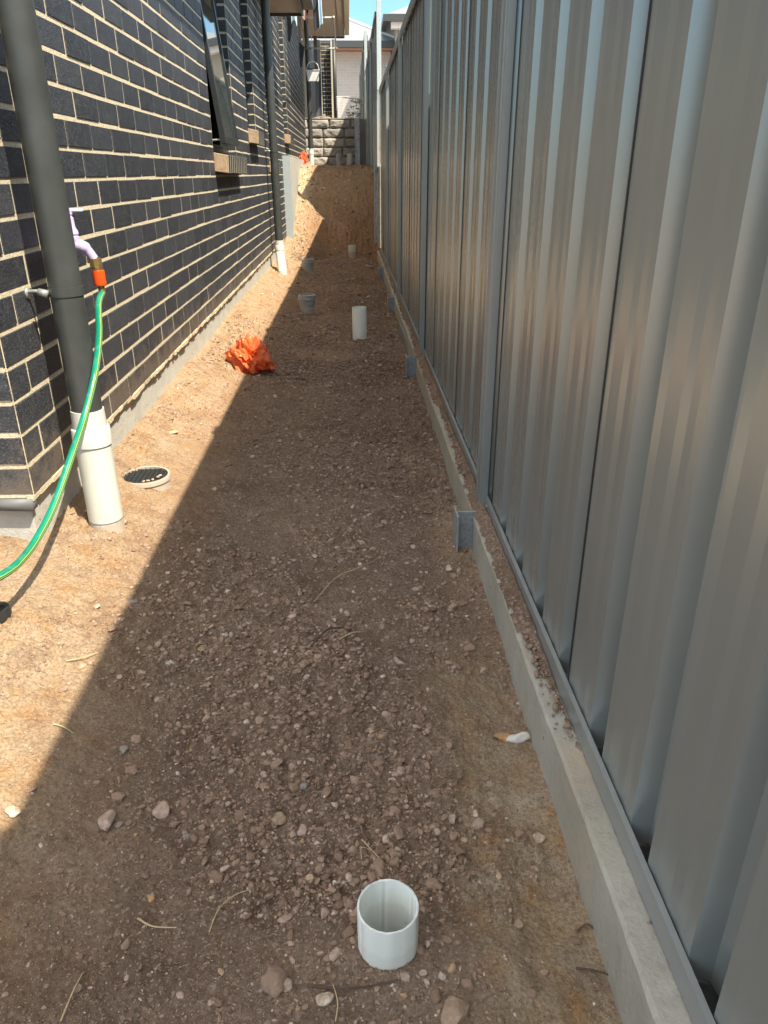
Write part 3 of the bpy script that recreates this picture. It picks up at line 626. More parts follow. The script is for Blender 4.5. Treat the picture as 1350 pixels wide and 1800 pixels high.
P = [(hx+.005, hy, hz-.088), atY(173, 535, 2.12), atY(174, 590, 2.02), atY(167, 655, 1.90), atY(149, 730, 1.82), atY(126, 800, 1.72), atY(96, 885, 1.61), atY(66, 945, 1.52), atY(36, 986, 1.44), atY(2, 1012, 1.37), atY(-40, 1030, 1.32), atY(-110, 1060, 1.28), atY(-260, 1130, 1.24)]
P = spline(P, 14); n = 48; r = .0088
m = MB(); m.tube(P, r, n); ho = m.build('tube', M['hose'], hose, True)
at = ho.data.attributes.new('stripe', 'FLOAT', 'POINT')
# find ring vertices facing +X/-Y-down and paint them
me = ho.data; co_ = np.empty(len(me.vertices)*3); me.vertices.foreach_get('co', co_); co_ = co_.reshape(-1, n, 3); ctr = co_.mean(1, keepdims=True); nr = (co_-ctr)/r
dirv = np.array([.80, -.52, .12]); dirv /= np.linalg.norm(dirv); dp = nr@dirv; val = np.zeros(dp.shape)
for i in range(dp.shape[0]):
    o_ = np.argsort(-dp[i]); val[i, o_[3:5]] = 1 
at.data.foreach_set('value', val.ravel().astype(np.float32))
bx, by = on_ground(-3, 1082)
capz = gz(bx, by)
cp = MB(); cp.lathe([(0, capz+.022), (.016, capz+.023), (.026, capz+.019), (.029, capz+.010), (.027, capz-.01), (0, capz-.01)], bx, by, 28); 
t = thing('plastic_disc', 'round black plastic cap lying on the sunlit soil at the left edge', 'disc', (bx, by, capz)); cp.build('top', M['black'], t, True, auto=40)
cp = MB(); cp.box(bx-.018, bx+.018, by-.004, by+.004, capz+.022, capz+.029); cp.build('grip', M['black'], t, bevel=.001)

# ------------------------------------------------------------------ drain grate
gx, gy = -.705, 2.335; gzt = gz(gx, gy)+.012
t = thing('drain_grate', 'round white-rimmed drain grate beside the nearest downpipe', 'drain', (gx, gy, gzt))
RG = .078
m = MB(); m.lathe([(RG-.004, gzt-.06), (RG-.004, gzt+.001), (RG+.003, gzt+.002), (RG+.0045, gzt-.001), (RG+.0045, gzt-.014), (RG, gzt-.016), (RG, gzt-.06)], gx, gy, 56); m.build('rim', M['pvc'], t, True, auto=40)
m = MB(); m.lathe([(RG-.001, gzt-.017), (RG-.001, gzt-.08)], gx, gy, 40); m.build('collar', M['pvc_grey'], t, True)
m = MB()
for i in range(-4, 5):
    q = i*.0155; L = math.sqrt(max(0, (RG-.003)**2-q*q)); m.box(gx-L, gx+L, gy+q-.0007, gy+q+.0007, gzt-.008, gzt-.003); m.box(gx+q-.0007, gx+q+.0007, gy-L, gy+L, gzt-.0075, gzt-.0025)
m.build('grid', M['gutter'], t)
m = MB(); m.lathe([(0, gzt-.15), (RG-.0055, gzt-.15), (RG-.0055, gzt-.009)], gx, gy, 40); m.build('sump', M['void'], t)  # lining coloured black for the darkness under the grate
for i, (dx, dy) in enumerate(((.035, -.045), (.048, -.022), (.022, -.052), (.052, -.010), (.01, -.058))):
    o = rock('stone', 'one of five small stones caught on the round drain grate', gx+dx, gy+dy, .006, M['pink_stone'], seed=40+i, group='stones on the drain grate'); o.location.z = gzt+.001

# ------------------------------------------------------------------ stub pipes
def stub(label, x, y, ztop, r=.045, m='pvc', collar=False, group='pipe stubs standing in the soil', jag=.0, name='pipe_stub', lean=0):
    zb = gz(x, y)-.12; t = thing(name, label, 'pipe', (x, y, zb+.12), group)
    q = MB(); w_ = .0035
    q.lathe([(r, zb), (r, ztop-.001), (r-.0006, ztop), (r-w_+.0005, ztop), (r-w_, ztop-.001), (r-w_, zb)], x, y, 56, jag); q.build('tube', M[m], t, True, auto=40)
    if collar:
        q = MB(); c = r+.008; q.lathe([(r+.0004, ztop-.075), (c-.003, ztop-.072), (c-.002, ztop-.038), (c+.003, ztop-.034), (c+.004, ztop-.026), (c+.001, ztop-.022), (c+.002, ztop+.004), (c-.003, ztop+.006), (r-.004, ztop+.006), (r-.004, ztop-.02)], x, y, 48)
        q.build('socket', M['pvc_grey'], t, True, auto=35)
        q = MB(); q.lathe([(0, ztop-.004), (r-.004, ztop-.004)], x, y, 40); q.build('end_cap', M['pvc_grey'], t)
    return t
def at_depth(px, py, wpx, wid):
    d = F_PX*wid/wpx; return RM @ Vector(((px-PX)/F_PX*d, -(py-PY)/F_PX*d, -d))
stub('roughly cut white plastic pipe stub in the front soil', .0335, .735, -.968, .045, 'pvc_shade', jag=.0012)  # lighter PVC copy makes up for the shade here
def stub_px(label, px, ytop, ybot, wpx, wid, m='pvc', collar=False, group='pipe stubs standing in the soil'):
    x, y = on_ground(px, ybot-2); r_ = wid/2
    y += r_; sc = y/(RM@_d(px, ytop)).y; z = (RM@_d(px, ytop)).z*sc; x = (RM@_d(px, (ytop+ybot)/2)).x*(y/(RM@_d(px, (ytop+ybot)/2)).y)
    rr = wpx/2/F_PX*math.sqrt(y*y+1)*1.0
    return stub(label, x, y, z, rr, m, collar, group)
stub_px('tall white plastic pipe stub in the middle of the path', 632, 540, 600, 24.5, .1, 'pvc_shade')
stub_px('white plastic pipe stub at the foot of the soil bank', 619, 431, 457, 13, .09, 'pvc_old')
stub_px('nearer of the two grey socketed pipe stubs on the path', 540, 519, 554, 24.5, .11, 'pvc_grey', True)
stub_px('farther of the two grey socketed pipe stubs on the path', 541, 456, 480, 17.5, .1, 'pvc_grey', True)
stub('grey socketed pipe stub on top of the bank in front of the block wall', -.155, 14.0, .28, .047, 'pvc_grey', True)
stub('weathered white pipe stub on top of the bank in front of the block wall', .02, 14.0, .30, .047, 'pvc_old')

# ------------------------------------------------------------------ orange bags
def bag(name, label, loc, size, seed, stretch=(1, 1, 1), rot=0, peaks=3, flaps=9):
    rs = np.random.default_rng(seed); v, f = ico(5)
    r = .62+.10*fbm(v[:, 0]*.9+5, v[:, 1]*.9+v[:, 2], 1.5, 2, .5, seed)
    for k, (s_, a_) in enumerate(((1.6, .62), (3.4, .34), (7.5, .15))):        # creased like crushed film
        q = np.abs(fbm(v[:, 0]+v[:, 2]*.8+k*3, v[:, 1]-v[:, 2]*.7+k, s_, 2, .5, seed+k)); r += a_*(.16-q)
    kn = rs.normal(size=3); kn[2] = 1.2; kn[1] = -abs(kn[1]); kn /= np.linalg.norm(kn); a = np.cross(kn, (1, 0, 0)); a /= np.linalg.norm(a); b = np.cross(kn, a)
    dist = np.arccos(np.clip(v@kn, -1, 1)); th = np.arctan2(v@b, v@a)
    r += .10*np.exp(-(dist/1.3)**2)*np.abs(np.sin(th*5+2.5*dist))-.12*np.exp(-((dist-.3)/.15)**2)+.14*np.exp(-(dist/.16)**2)
    v = v*r[:, None]; v[:, 2] = np.where(v[:, 2] < -.22, -.22+(v[:, 2]+.22)*.12, v[:, 2])
    V_ = [v]; F_ = [f]; off = len(v)
    for k in range(flaps):                                                    # loose edges of the film
        th0 = rs.uniform(0, 6.28); el = rs.uniform(-.15, .9); n = 9; L = rs.uniform(.3, .6); wd = rs.uniform(.18, .42); P = []
        c = np.array([math.cos(th0)*math.cos(el), math.sin(th0)*math.cos(el), math.sin(el)*.8]); tdir = np.array([-math.sin(th0), math.cos(th0), rs.uniform(-.3, .3)])
        for i_ in range(n):
            for j_ in range(n):
                u = i_/(n-1); w_ = j_/(n-1)-.5
                p = c*(.42+L*u)+tdir*w_*wd*(1+.9*u)+np.array([0, 0, -.35*u*u*(1-el*.4)])
                p = p+c*.05*math.sin(w_*17+k)*(.3+u)+np.array([0, 0, 1])*.05*math.cos(w_*13+k*2)*(.4+u)+rs.normal(0, .010, 3); p[2] = max(p[2], -.25); P.append(p)
        q = np.arange(n*n).reshape(n, n); a4 = np.stack([q[:-1, :-1], q[:-1, 1:], q[1:, 1:], q[1:, :-1]], -1).reshape(-1, 4)
        t3 = np.concatenate([a4[:, [0, 1, 2]], a4[:, [0, 2, 3]]]); V_.append(np.array(P)); F_.append(t3+off); off += n*n
    v = np.concatenate(V_); f = np.concatenate(F_)
    v = v*np.array(stretch)*size; c, s = math.cos(rot), math.sin(rot); v = np.stack([v[:, 0]*c-v[:, 1]*s, v[:, 0]*s+v[:, 1]*c, v[:, 2]], 1)
    o = np_mesh(name, v, f, M['bag'], False); o.location = loc; tag(o, label, 'plastic bag', 'crumpled orange plastic bags'); return o
bx, by = on_ground(434, 655); bag('plastic_bag', 'crumpled orange plastic bag lying on the path by the shadow edge', (bx, by+.12, gz(bx, by)+.038), .178, 11, (.86, 1.1, 1.0), .4, 4)
bag('plastic_bag', 'orange plastic bag slumped against the farthest downpipe on the bank', (-.80+.06, 13.5, .19), .13, 5, (.75, .8, 1.35), 1.0, 3)
sc = MB(); 
o = bag('plastic_bag', 'small red-orange scrap of plastic left of the far bag', (-.84+.06, 13.1, .125), .045, 6, (1, 1, 1), 0, 2)

# ------------------------------------------------------------------ fence
def fx(y): return .412 if y < 10.5 else .368
PITCH = .214; YS = 1.172
def fence(label, ya, yb, z0, z1, posts, slits=(), group='grey steel fences stepping up the right side', seam_off=0, bright_end=None, sheets=True):
    t = thing('metal_fence', label, 'fence', (fx(ya), ya, z0), group)
    ends = [ya]+list(posts)+[yb]; ends = sorted(set(ends))
    for i in range(len(ends)-1):
        a, b = ends[i]+.0, ends[i+1]-.0
        pts = []; y = a; k0 = math.floor((a-YS)/PITCH); k = k0-1
        prof = []; seams = []                        # (y, depth)
        while YS+k*PITCH < b+PITCH:
            s = YS+k*PITCH                           # far edge of a pan
            seam = (k % 4 == 0)
            prof += [(s-.142, .0), (s-.120, .0), (s-.096, .0012), (s-.071, .0), (s-.024, .0012), (s, .0)]
            if seam: prof += [(s+.0005, .0045), (s+.004, .0075), (s+.012, .030)]
            else: prof += [(s+.012, .030)]
            prof += [(s+.038, .032), (s+.062, .030)]
            if seam and a+.05 < s < b-.05: seams.append(s)
            k += 1
        prof = sorted([p for p in prof if a < p[0] < b]); 
        def dep(yy):
            for q in range(len(prof)-1):
                if prof[q][0] <= yy <= prof[q+1][0]: return prof[q][1]
            return 0
        prof = [(a, dep(a))]+prof+[(b, dep(b))]
        m = MB(); zs = [z0+.01, z1-.02]
        gap = None
        for (py_, sz0, sz1, wd) in slits:
            if abs(py_-b) < .01: gap = (sz0, sz1, wd); zs = [z0+.01, sz0, sz1, z1-.02]
        base = len(m.v)
        for (yy, dd) in prof:
            for z in zs: m.v.append((fx(yy)+dd, yy, z))
        nz = len(zs)
        for q in range(len(prof)-1):
            for h in range(nz-1):
                if gap and h == 1 and prof[q+1][0] > b-gap[2]: continue
                m.f.append((base+q*nz+h, base+q*nz+h+1, base+(q+1)*nz+h+1, base+(q+1)*nz+h))
        sh = m.build('sheet', M['fence'], t, False)
        if seams:
            m = MB()
            for s in seams: m.box(fx(s)-.0022, fx(s)+.004, s-.0035, s+.0012, z0+.046, z1-.05)  # black strip painted in for the shadow gap where sheets overlap
            m.build('lap_shadow', M['black'], sh)
    m = MB()                                          # bottom track: a channel
    def run(m, ya, yb, o0, o1, z0, z1):
        m.add([(fx(ya)+o0, ya, z0), (fx(ya)+o1, ya, z0), (fx(yb)+o1, yb, z0), (fx(yb)+o0, yb, z0), (fx(ya)+o0, ya, z1), (fx(ya)+o1, ya, z1), (fx(yb)+o1, yb, z1), (fx(yb)+o0, yb, z1)],
              [(0, 3, 2, 1), (4, 5, 6, 7), (0, 1, 5, 4), (1, 2, 6, 5), (2, 3, 7, 6), (3, 0, 4, 7)])
    for i in range(len(ends)-1):
        a, b = ends[i]+.045, ends[i+1]-.045
        run(m, a, b, -.010, -.006, z0, z0+.042); run(m, a, b, -.0115, -.002, z0+.042, z0+.045); pass
    br = m.build('bottom_rail', M['trim'], t); m = MB()
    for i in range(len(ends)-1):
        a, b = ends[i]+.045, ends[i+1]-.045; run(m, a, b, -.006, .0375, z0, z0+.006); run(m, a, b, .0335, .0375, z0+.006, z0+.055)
    m.build('shaded_rail_web', M['black'], br)  # web and back flange coloured black in place of shade in the track
    m = MB()
    for i in range(len(ends)-1):
        a, b = ends[i]+(.045), ends[i+1]-.045
        run(m, a, b, -.0165, .054, z1+.014, z1+.020); run(m, a, b, -.0165, -.012, z1-.046, z1+.014); run(m, a, b, .050, .054, z1-.046, z1+.014); run(m, a, b, -.021, -.0165, z1-.050, z1-.040); 
    m.build('top_rail', M['trim'], t)
    for p in posts:                                   # two channels back to back
        m = MB(); e = .0015
        for (a, b) in ((p-.047, p-.004), (p+.004, p+.047)):
            run(m, a, b, -.024, -.0205, z0-.02, z1+.03); run(m, a, b, .052, .0555, z0-.02, z1+.03)
            run(m, a+.017, b-.017, -.0275, -.024, z0-.02, z1+.03)
        run(m, p-.004, p+.004, -.0205, .052, z0-.02, z1+.028)
        run(m, p-.047, p-.0435, -.0205, -.004, z0-.02, z1+.03); run(m, p+.0435, p+.047, -.0205, -.004, z0-.02, z1+.03)
        po = m.build('post', M['trim'], t)
        for dy in (-.07, .07):
            for zz in (z1-.012, z0+.022):
                m = MB()
                c = (fx(p+dy)-.0125 if zz > z0+.1 else fx(p+dy)-.010, p+dy, zz); c = (c[0]-(.004 if zz > z0+.1 else 0), c[1], zz); m.tube([(c[0]+.001, c[1], zz), (c[0]-.0035, c[1], zz)], .0055, 8)
                m.build('screw', M['galv'], po)
    return t
ZA0, ZA1 = -.957, .925
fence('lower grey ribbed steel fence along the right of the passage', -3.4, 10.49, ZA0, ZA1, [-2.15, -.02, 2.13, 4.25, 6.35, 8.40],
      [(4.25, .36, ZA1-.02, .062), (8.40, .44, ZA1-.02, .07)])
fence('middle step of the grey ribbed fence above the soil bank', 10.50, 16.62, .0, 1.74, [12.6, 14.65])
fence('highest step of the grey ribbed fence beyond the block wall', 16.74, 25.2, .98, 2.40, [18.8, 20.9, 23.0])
def steppost(label, y, z0, z1):
    XP = .372 if y < 12 else .35; t = thing('fence_step_post', label, 'post', (fx(y), y, z0), 'pale square posts where the fence steps up')
    m = MB(); m.box(XP, XP+.055, y-.028, y+.028, z0, z1); m.build('shaft', M['pale_steel'], t, bevel=.004)
    m = MB(); m.box(XP-.003, XP+.058, y-.031, y+.031, z1, z1+.008); m.build('cap', M['white'], t, bevel=.002)
steppost('taller pale post between the lower and middle steps of the fence', 10.525, .93, 2.02)
steppost('farther pale post between the middle and highest steps of the fence', 16.68, .1, 2.46)

# ------------------------------------------------------------------ sleepers and galvanised posts
GP = [-2.2, -.05, 2.055, 4.22, 6.42, 8.62, 10.70]
def hpost(label, y, z0, z1, x0=None, dd=.106, fl=.09, mt='galv'):
    xf = fx(y)-.107 if x0 is None else x0; t = thing('steel_post', label, 'post', (xf, y, z0), 'galvanised steel posts holding the sleepers')
    m = MB(); m.box(xf, xf+.007, y-fl/2, y+fl/2, z0, z1); m.box(xf+dd-.007, xf+dd, y-fl/2, y+fl/2, z0, z1); m.box(xf+.007, xf+dd-.007, y-.003, y+.003, z0, z1-.0005)
    m.build('beam', M[mt], t, bevel=.0015); return t
LB = {2.055: 'nearest galvanised steel post holding the sleepers, beside the path', 4.22: 'second galvanised steel post along the sleepers', 6.42: 'third galvanised steel post, half buried at the fence foot', 8.62: 'fourth galvanised steel post, a small square notch near the bank'}
for y in GP:
    if y in LB: hpost(LB[y], y, -1.35, -.948 if y < 3 else -.957)
hpost('tall galvanised steel post against the end of the soil bank', 10.72, -1.3, .11, .335, .085, .07, 'galv_sunlit')  # tall posts take the lighter copy, sunlight put into the colour
hpost('tall galvanised steel post at the right end of the block wall', 16.15, -.1, .97, .13, .10, .09, 'galv_sunlit')
SL = ['front concrete sleeper nearest the viewer, with ochre stains on top', 'second concrete sleeper along the fence, its top strewn with soil', 'third concrete sleeper along the fence, leaning soil against it', 'fourth concrete sleeper, small and partly buried near the pipe stubs', 'fifth concrete sleeper, mostly buried before the bank']
j = 0
for i in range(len(GP)-1):
    a, b = GP[i]+.008, GP[i+1]-.008
    if i == 0: continue
    if i == 1: a = -3.4
    m = MB(); n = max(8, int((b-a)/.02)); zt = -.962
    rs = random.Random(i)
    secs = []
    for k in range(n+1):
        y = a+(b-a)*k/n; x0 = .412-.051+.0016*math.sin(y*9)+rs.uniform(-.0009, .0009); zz = zt+rs.uniform(-.001, .001)
        secs.append([(x0, y, zz-.21), (x0, y, zz-.006), (x0+.004+rs.uniform(0, .003), y, zz), (x0+.078, y, zz), (x0+.079, y, zz-.21)])
    for s_ in secs: m.v += s_
    for k in range(n):
        for q in range(5): q2 = (q+1) % 5; m.f.append((k*5+q, (k+1)*5+q, (k+1)*5+q2, k*5+q2))
    m.f.append((0, 1, 2, 3, 4)); m.f.append(tuple(n*5+q for q in (4, 3, 2, 1, 0)))
    tag(m.build('concrete_sleeper', M['sleeper'], smooth=False), SL[i-1], 'sleeper', 'concrete sleepers edging the path'); j += 1
m = MB()
for k in range(5):
    z1 = .075-.2*k; m.box(.373, .45, 10.497, 16.1, z1-.196, z1)
tag(m.build('sleeper_wall', M['sleeper'], bevel=.004), 'stacked concrete sleepers under the middle fence beside the bank', 'wall')
# bent offcut of flat bar leaning at the third sleeper
m = MB(); a = on_ground(700, 582); b = on_ground(722, 630); za = gz(*a)
m.add([(a[0], a[1], za-.01), (a[0]+.006, a[1], za-.01), (b[0]+.006, b[1], za-.01), (b[0], b[1], za-.01), (a[0]+.004, a[1], za+.075), (a[0]+.010, a[1], za+.075), (b[0]+.010, b[1], za+.03), (b[0]+.004, b[1], za+.03)],
      [(0, 3, 2, 1), (4, 5, 6, 7), (0, 1, 5, 4), (1, 2, 6, 5), (2, 3, 7, 6), (3, 0, 4, 7)])
tag(m.build('metal_offcut', M['trim']), 'thin grey offcut of sheet standing in the soil beside the third sleeper', 'offcut')
# soil spilt on the sleepers
def spill():
    rows = []; ya = np.arange(1.02, 10.5, .006); ua = np.linspace(0, 1, 16)
    U, YY = np.meshgrid(ua, ya)
    cover = sstep(1.06, 1.5, YY)*.75*(1-.55*sstep(2.6, 2.9, YY)*sstep(3.4, 3.1, YY)) ; cover = cover*(.55+.9*(fbm(YY, YY*0, 3.5, 3, .5, 5)+.5)); cover = np.where(YY > 4.4, cover*.55+.25*np.exp(-((YY-4.5)/.15)**2), cover)
    cover = cover+.35*np.exp(-((YY-2.08)/.10)**2)+.3*np.exp(-((YY-4.28)/.12)**2)
    Xs = .412-.012-.037*U
    h = .026*np.clip(cover+.22-U+.9*fbm(Xs, YY, 9, 4, .6, 8), -.4, 1)+.018*fbm(Xs, YY, 38, 4, .65, 2)
    ZZ = -.964+np.clip(h, -.01, .05)
    v = np.stack([Xs, YY, ZZ], -1).reshape(-1, 3); i_ = np.arange(U.size).reshape(U.shape); q = np.stack([i_[:-1, :-1], i_[1:, :-1], i_[1:, 1:], i_[:-1, 1:]], -1).reshape(-1, 4)
    keep = (ZZ[:-1, :-1] > -.9655).ravel(); return v, q[keep]
v, q = spill(); o = np_mesh('spilt_soil', v, q, M['soil']); tag(o, 'crumbly brown soil spilt along the tops of the sleepers', 'soil', kind='stuff')
at = o.data.attributes.new('sand', 'FLOAT', 'POINT')
n = 4200; bv, bf = ico(1); yy = 1.05*(8/1.05)**rng.uniform(0, 1, n); uu = np.abs(rng.normal(0, .33, n)); kp = (uu < .95) & (rng.uniform(0, 1, n) < sstep(1.0, 1.35, yy)*(.15+2.2*np.clip(fbm(yy, uu*.4, 5.5, 3, .5, 5)+.12, 0, 1))); yy = yy[kp]; uu = uu[kp]; n = len(yy)
M['crumb'] = stone_mat('crumb', (.34, .235, .175), (.20, .13, .09)); rr = .0016*(1-rng.uniform(0, 1, n)*(1-(1.6/10.)**2.0))**(-1/2.0); xx = .412-.013-rr-.036*uu
VV = bv[None]*(rr[:, None]*rng.uniform(.7, 1.15, (n, 3)))[:, None, :]*(1+.12*rng.normal(size=(n, len(bv), 1))) + np.stack([xx, yy, -.962+.010*(1-uu)+rr*.5], 1)[:, None, :]
o = np_mesh('soil_crumbs', VV.reshape(-1, 3), (bf[None]+(np.arange(n)*len(bv))[:, None, None]).reshape(-1, 3), M['crumb']); tag(o, 'soil crumbs and pebbles lying along the fence foot on the sleepers', 'soil', kind='stuff')

# ------------------------------------------------------------------ block retaining wall
def blockwall():
    v_, f_ = [], []; off = 0; zb, hgt = .115, .167
    for r_ in range(5):
        x = -.98+(.17 if r_ % 2 else 0)-.1; z0 = .965-(r_+1)*hgt
        while x < .16:
            L = random.choice([.30, .38, .42]); n, k = 22, 9; a, b = max(x, -1.1), min(x+L-.006, .16); x += L
            if b-a < .05: continue
            U, VV_ = np.meshgrid(np.linspace(0, 1, n), np.linspace(0, 1, k)); XX = a+(b-a)*U; ZZ = z0+(hgt-.008)*VV_
            edge = np.minimum(np.minimum(U, 1-U)*(b-a)/.03, np.minimum(VV_, 1-VV_)*hgt/.03); bulge = np.clip(edge, 0, 1)**.6
            D = bulge*(.045+.06*fbm(XX, ZZ, 9, 4, .6, r_*7+int(x*10)))
            vv = np.stack([XX, 16.30-D+.008*r_*-1, ZZ], -1).reshape(-1, 3); i_ = np.arange(n*k).reshape(k, n); q = np.stack([i_[:-1, :-1], i_[:-1, 1:], i_[1:, 1:], i_[1:, :-1]], -1).reshape(-1, 4)
            v_.append(vv); f_.append(q+off); off += len(vv)
    return np.concatenate(v_), np.concatenate(f_)
t = thing('retaining_wall', 'grey split-face block wall of five courses across the far end of the passage', 'wall', (-.3, 16.3, .1))
v, q = blockwall(); o = np_mesh('blocks', v-np.array([-.3, 16.3, .1]), q, M['block'], False); o.parent = t
m = MB(); m.box(-1.1, .36, 16.335, 16.6, -.4, .955); m.build('core', M['block'], t)
m = MB(); m.box(-1.1, .24, 16.26, 16.72, .957, .972); m.build('cap', M['block'], t)

# ------------------------------------------------------------------ clothes lines
def clothesline(label, ya, yb, z, xout, loc_group='folding clothes lines on the house wall'):
    t = thing('clothesline', label, 'clothesline', (W, ya, z), loc_group)
    for y in (ya, yb):
        m = MB(); m.add([(W, y-.02, z+.10), (W, y+.02, z+.10), (W, y+.02, z-.30), (W, y-.02, z-.30), (W+.09, y-.02, z+.02), (W+.09, y+.02, z+.02), (W+.03, y+.02, z-.28), (W+.03, y-.02, z-.28)],
              [(0, 1, 5, 4), (0, 4, 7, 3), (1, 2, 6, 5), (4, 5, 6, 7), (2, 3, 7, 6)]); m.build('bracket', M['black'], t)
        m = MB(); m.tube([(W+.06, y, z), (xout, y, z)], .014, 10); m.tube([(xout, y-.03, z), (xout, y+.03, z)], .020, 10); m.build('arm', M['alu_bright'], t, True)
    m = MB(); m.tube([(xout, ya, z), (xout, yb, z)], .010, 8); m.build('rail', M['alu_bright'], t, True)
    m = MB()
    for k in range(5): x = W+.14+(xout-W-.2)*k/4; m.tube([(x, ya, z+.004), (x, yb, z+.004)], .002, 5)
    m.build('cord', M['white'], t)
    return t
M['alu_bright'] = simple('bright_aluminium', (.55, .53, .49), .4, .5, .1)
clothesline('farther fold-down clothes line with a white peg basket hanging from it', 12.45, 15.3, 2.00, -.17)
clothesline('nearer fold-down clothes line with clothes pegged on it', 9.95, 11.5, 2.12, -.20)
def garment(label, x, y, w_, z0, z1, m, rot=0, seed=0, kind='garment'):
    rs = random.Random(seed); q = MB(); n, k = 12, 8; ph = rs.uniform(0, 6)
    for s_ in (0, 1):
        for j_ in range(k+1):
            v_ = j_/k
            for i_ in range(n+1):
                u = i_/n; wv = .018*math.sin(u*9+ph)*(.3+v_)+.01*math.sin(v_*6+ph); ww = w_*(1-.15*v_*math.sin(ph))
                du = (u-.5)*ww; q.v.append((x+du*math.cos(rot)-(wv+s_*.004)*math.sin(rot), y+du*math.sin(rot)+(wv+s_*.004)*math.cos(rot), z1+(z0-z1)*v_+.03*math.sin(u*5+ph)*v_))
    st = (n+1)*(k+1)
    for s_ in (0, 1):
        for j_ in range(k):
            for i_ in range(n):
                a = s_*st+j_*(n+1)+i_; q.f.append((a, a+1, a+n+2, a+n+1) if s_ == 0 else (a, a+n+1, a+n+2, a+1))
    o = q.build(kind, M[m], smooth=True); tag(o, label, 'clothing', 'washing on the nearer clothes line')
garment('black garment hanging nearest the wall on the clothes line', -.67, 10.6, .10, 1.72, 2.12, 'cloth_dark', .2, 1)
garment('narrow light blue garment hanging low on the clothes line', -.60, 10.3, .07, 1.60, 2.12, 'cloth_blue', .3, 2)
garment('faded pink garment hanging in the middle of the clothes line', -.52, 10.9, .14, 1.76, 2.12, 'cloth_pink', .1, 3)
garment('narrow black sock-like garment in the middle of the clothes line', -.46, 10.5, .05, 1.74, 2.12, 'cloth_dark', .3, 4)
garment('long black garment hanging at the outer side of the clothes line', -.345, 10.7, .09, 1.60, 2.12, 'cloth_dark', .5, 5)
garment('pale blue garment hanging outermost on the clothes line', -.29, 10.4, .05, 1.58, 2.12, 'cloth_blue', .4, 6)
t = thing('peg_basket', 'white plastic peg basket hanging from the farther clothes line', 'basket', (-.56, 14.0, 1.30))
bx, by, bz = -.545, 13.9, 1.36
m = MB(); wt, wb, dt, db, h = .105, .085, .06, .05, .15
vs = [(bx-wb, by-db, bz), (bx+wb, by-db, bz), (bx+wb, by+db, bz), (bx-wb, by+db, bz), (bx-wt, by-dt, bz+h), (bx+wt, by-dt, bz+h), (bx+wt, by+dt, bz+h), (bx-wt, by+dt, bz+h)]
m.add(vs, [(0, 3, 2, 1), (0, 1, 5, 4), (1, 2, 6, 5), (2, 3, 7, 6), (3, 0, 4, 7)]); m.build('tub', M['white'], t)
m = MB(); m.tube([(bx-wt-.003, by-dt-.003, bz+h), (bx+wt+.003, by-dt-.003, bz+h), (bx+wt+.003, by+dt+.003, bz+h), (bx-wt-.003, by+dt+.003, bz+h), (bx-wt-.003, by-dt-.003, bz+h)], .006, 6); m.build('rim', M['white'], t)
m = MB(); m.tube(spline([(bx-wt, by, bz+h), (bx-wt*.7, by, bz+h+.09), (bx, by, bz+h+.13), (bx+wt*.7, by, bz+h+.09), (bx+wt, by, bz+h)], 6), .006, 6); m.tube([(bx, by, bz+h+.13), (bx, by, 1.995)], .0045, 6); m.build('handle', M['white'], t, True)
m = MB()
for i in range(22): x = bx+random.uniform(-.08, .08); y = by+random.uniform(-.04, .04); m.tube([(x, y, bz+h-.02), (x+random.uniform(-.02, .02), y, bz+h+.03)], .007, 5)
m.build('pegs', M['cloth_dark'], t)

# ------------------------------------------------------------------ what stands on the upper terrace
TZ_ = .955
hb = thing('porch', 'far dark brick pier and blue-grey posts under the upper eave', 'porch', (-.5, 19.5, TZ_))
bk, mo = MB(), MB(); brickwork(bk, mo, lambda u: (-.575+u, 19.6), (0, -1), 0, .215, 2.68, [], z0=TZ_+.02, phase=.0)
brickwork(bk, mo, lambda u: (-.36, 19.6+u), (1, 0), 0, .22, 2.68, [], z0=TZ_+.02, phase=.0)
b_ = bk.build('pier', M['brick'], hb); mo.build('pier_mortar', M['mortar'], b_)
m = MB(); m.box(-.70, -.625, 18.8, 18.88, TZ_, 2.69); m.build('front_post', M['bluegrey'], hb, bevel=.003)
m = MB(); m.box(-.66, -.58, 19.3, 19.38, TZ_, 2.69); m.build('rear_post', M['gutter'], hb, bevel=.003)
m = MB(); m.box(-.345, -.30, 19.45, 19.6, TZ_, 2.69); m.build('cream_strip', M['cream'], hb)
m = MB(); m.tube([(-.27, 19.3, TZ_), (-.27, 19.3, 2.69)], .042, 14); m.build('drain_pipe', M['gutter'], hb, True)
m = MB(); m.box(-.90, -.79, 18.0, 18.1, TZ_, 2.68); m.build('cream_post', M['cream'], hb)
m = MB(); m.box(-3.0, -.70, 20.6, 20.75, TZ_, 2.69); m.build('rear_wall', M['brick'], hb)
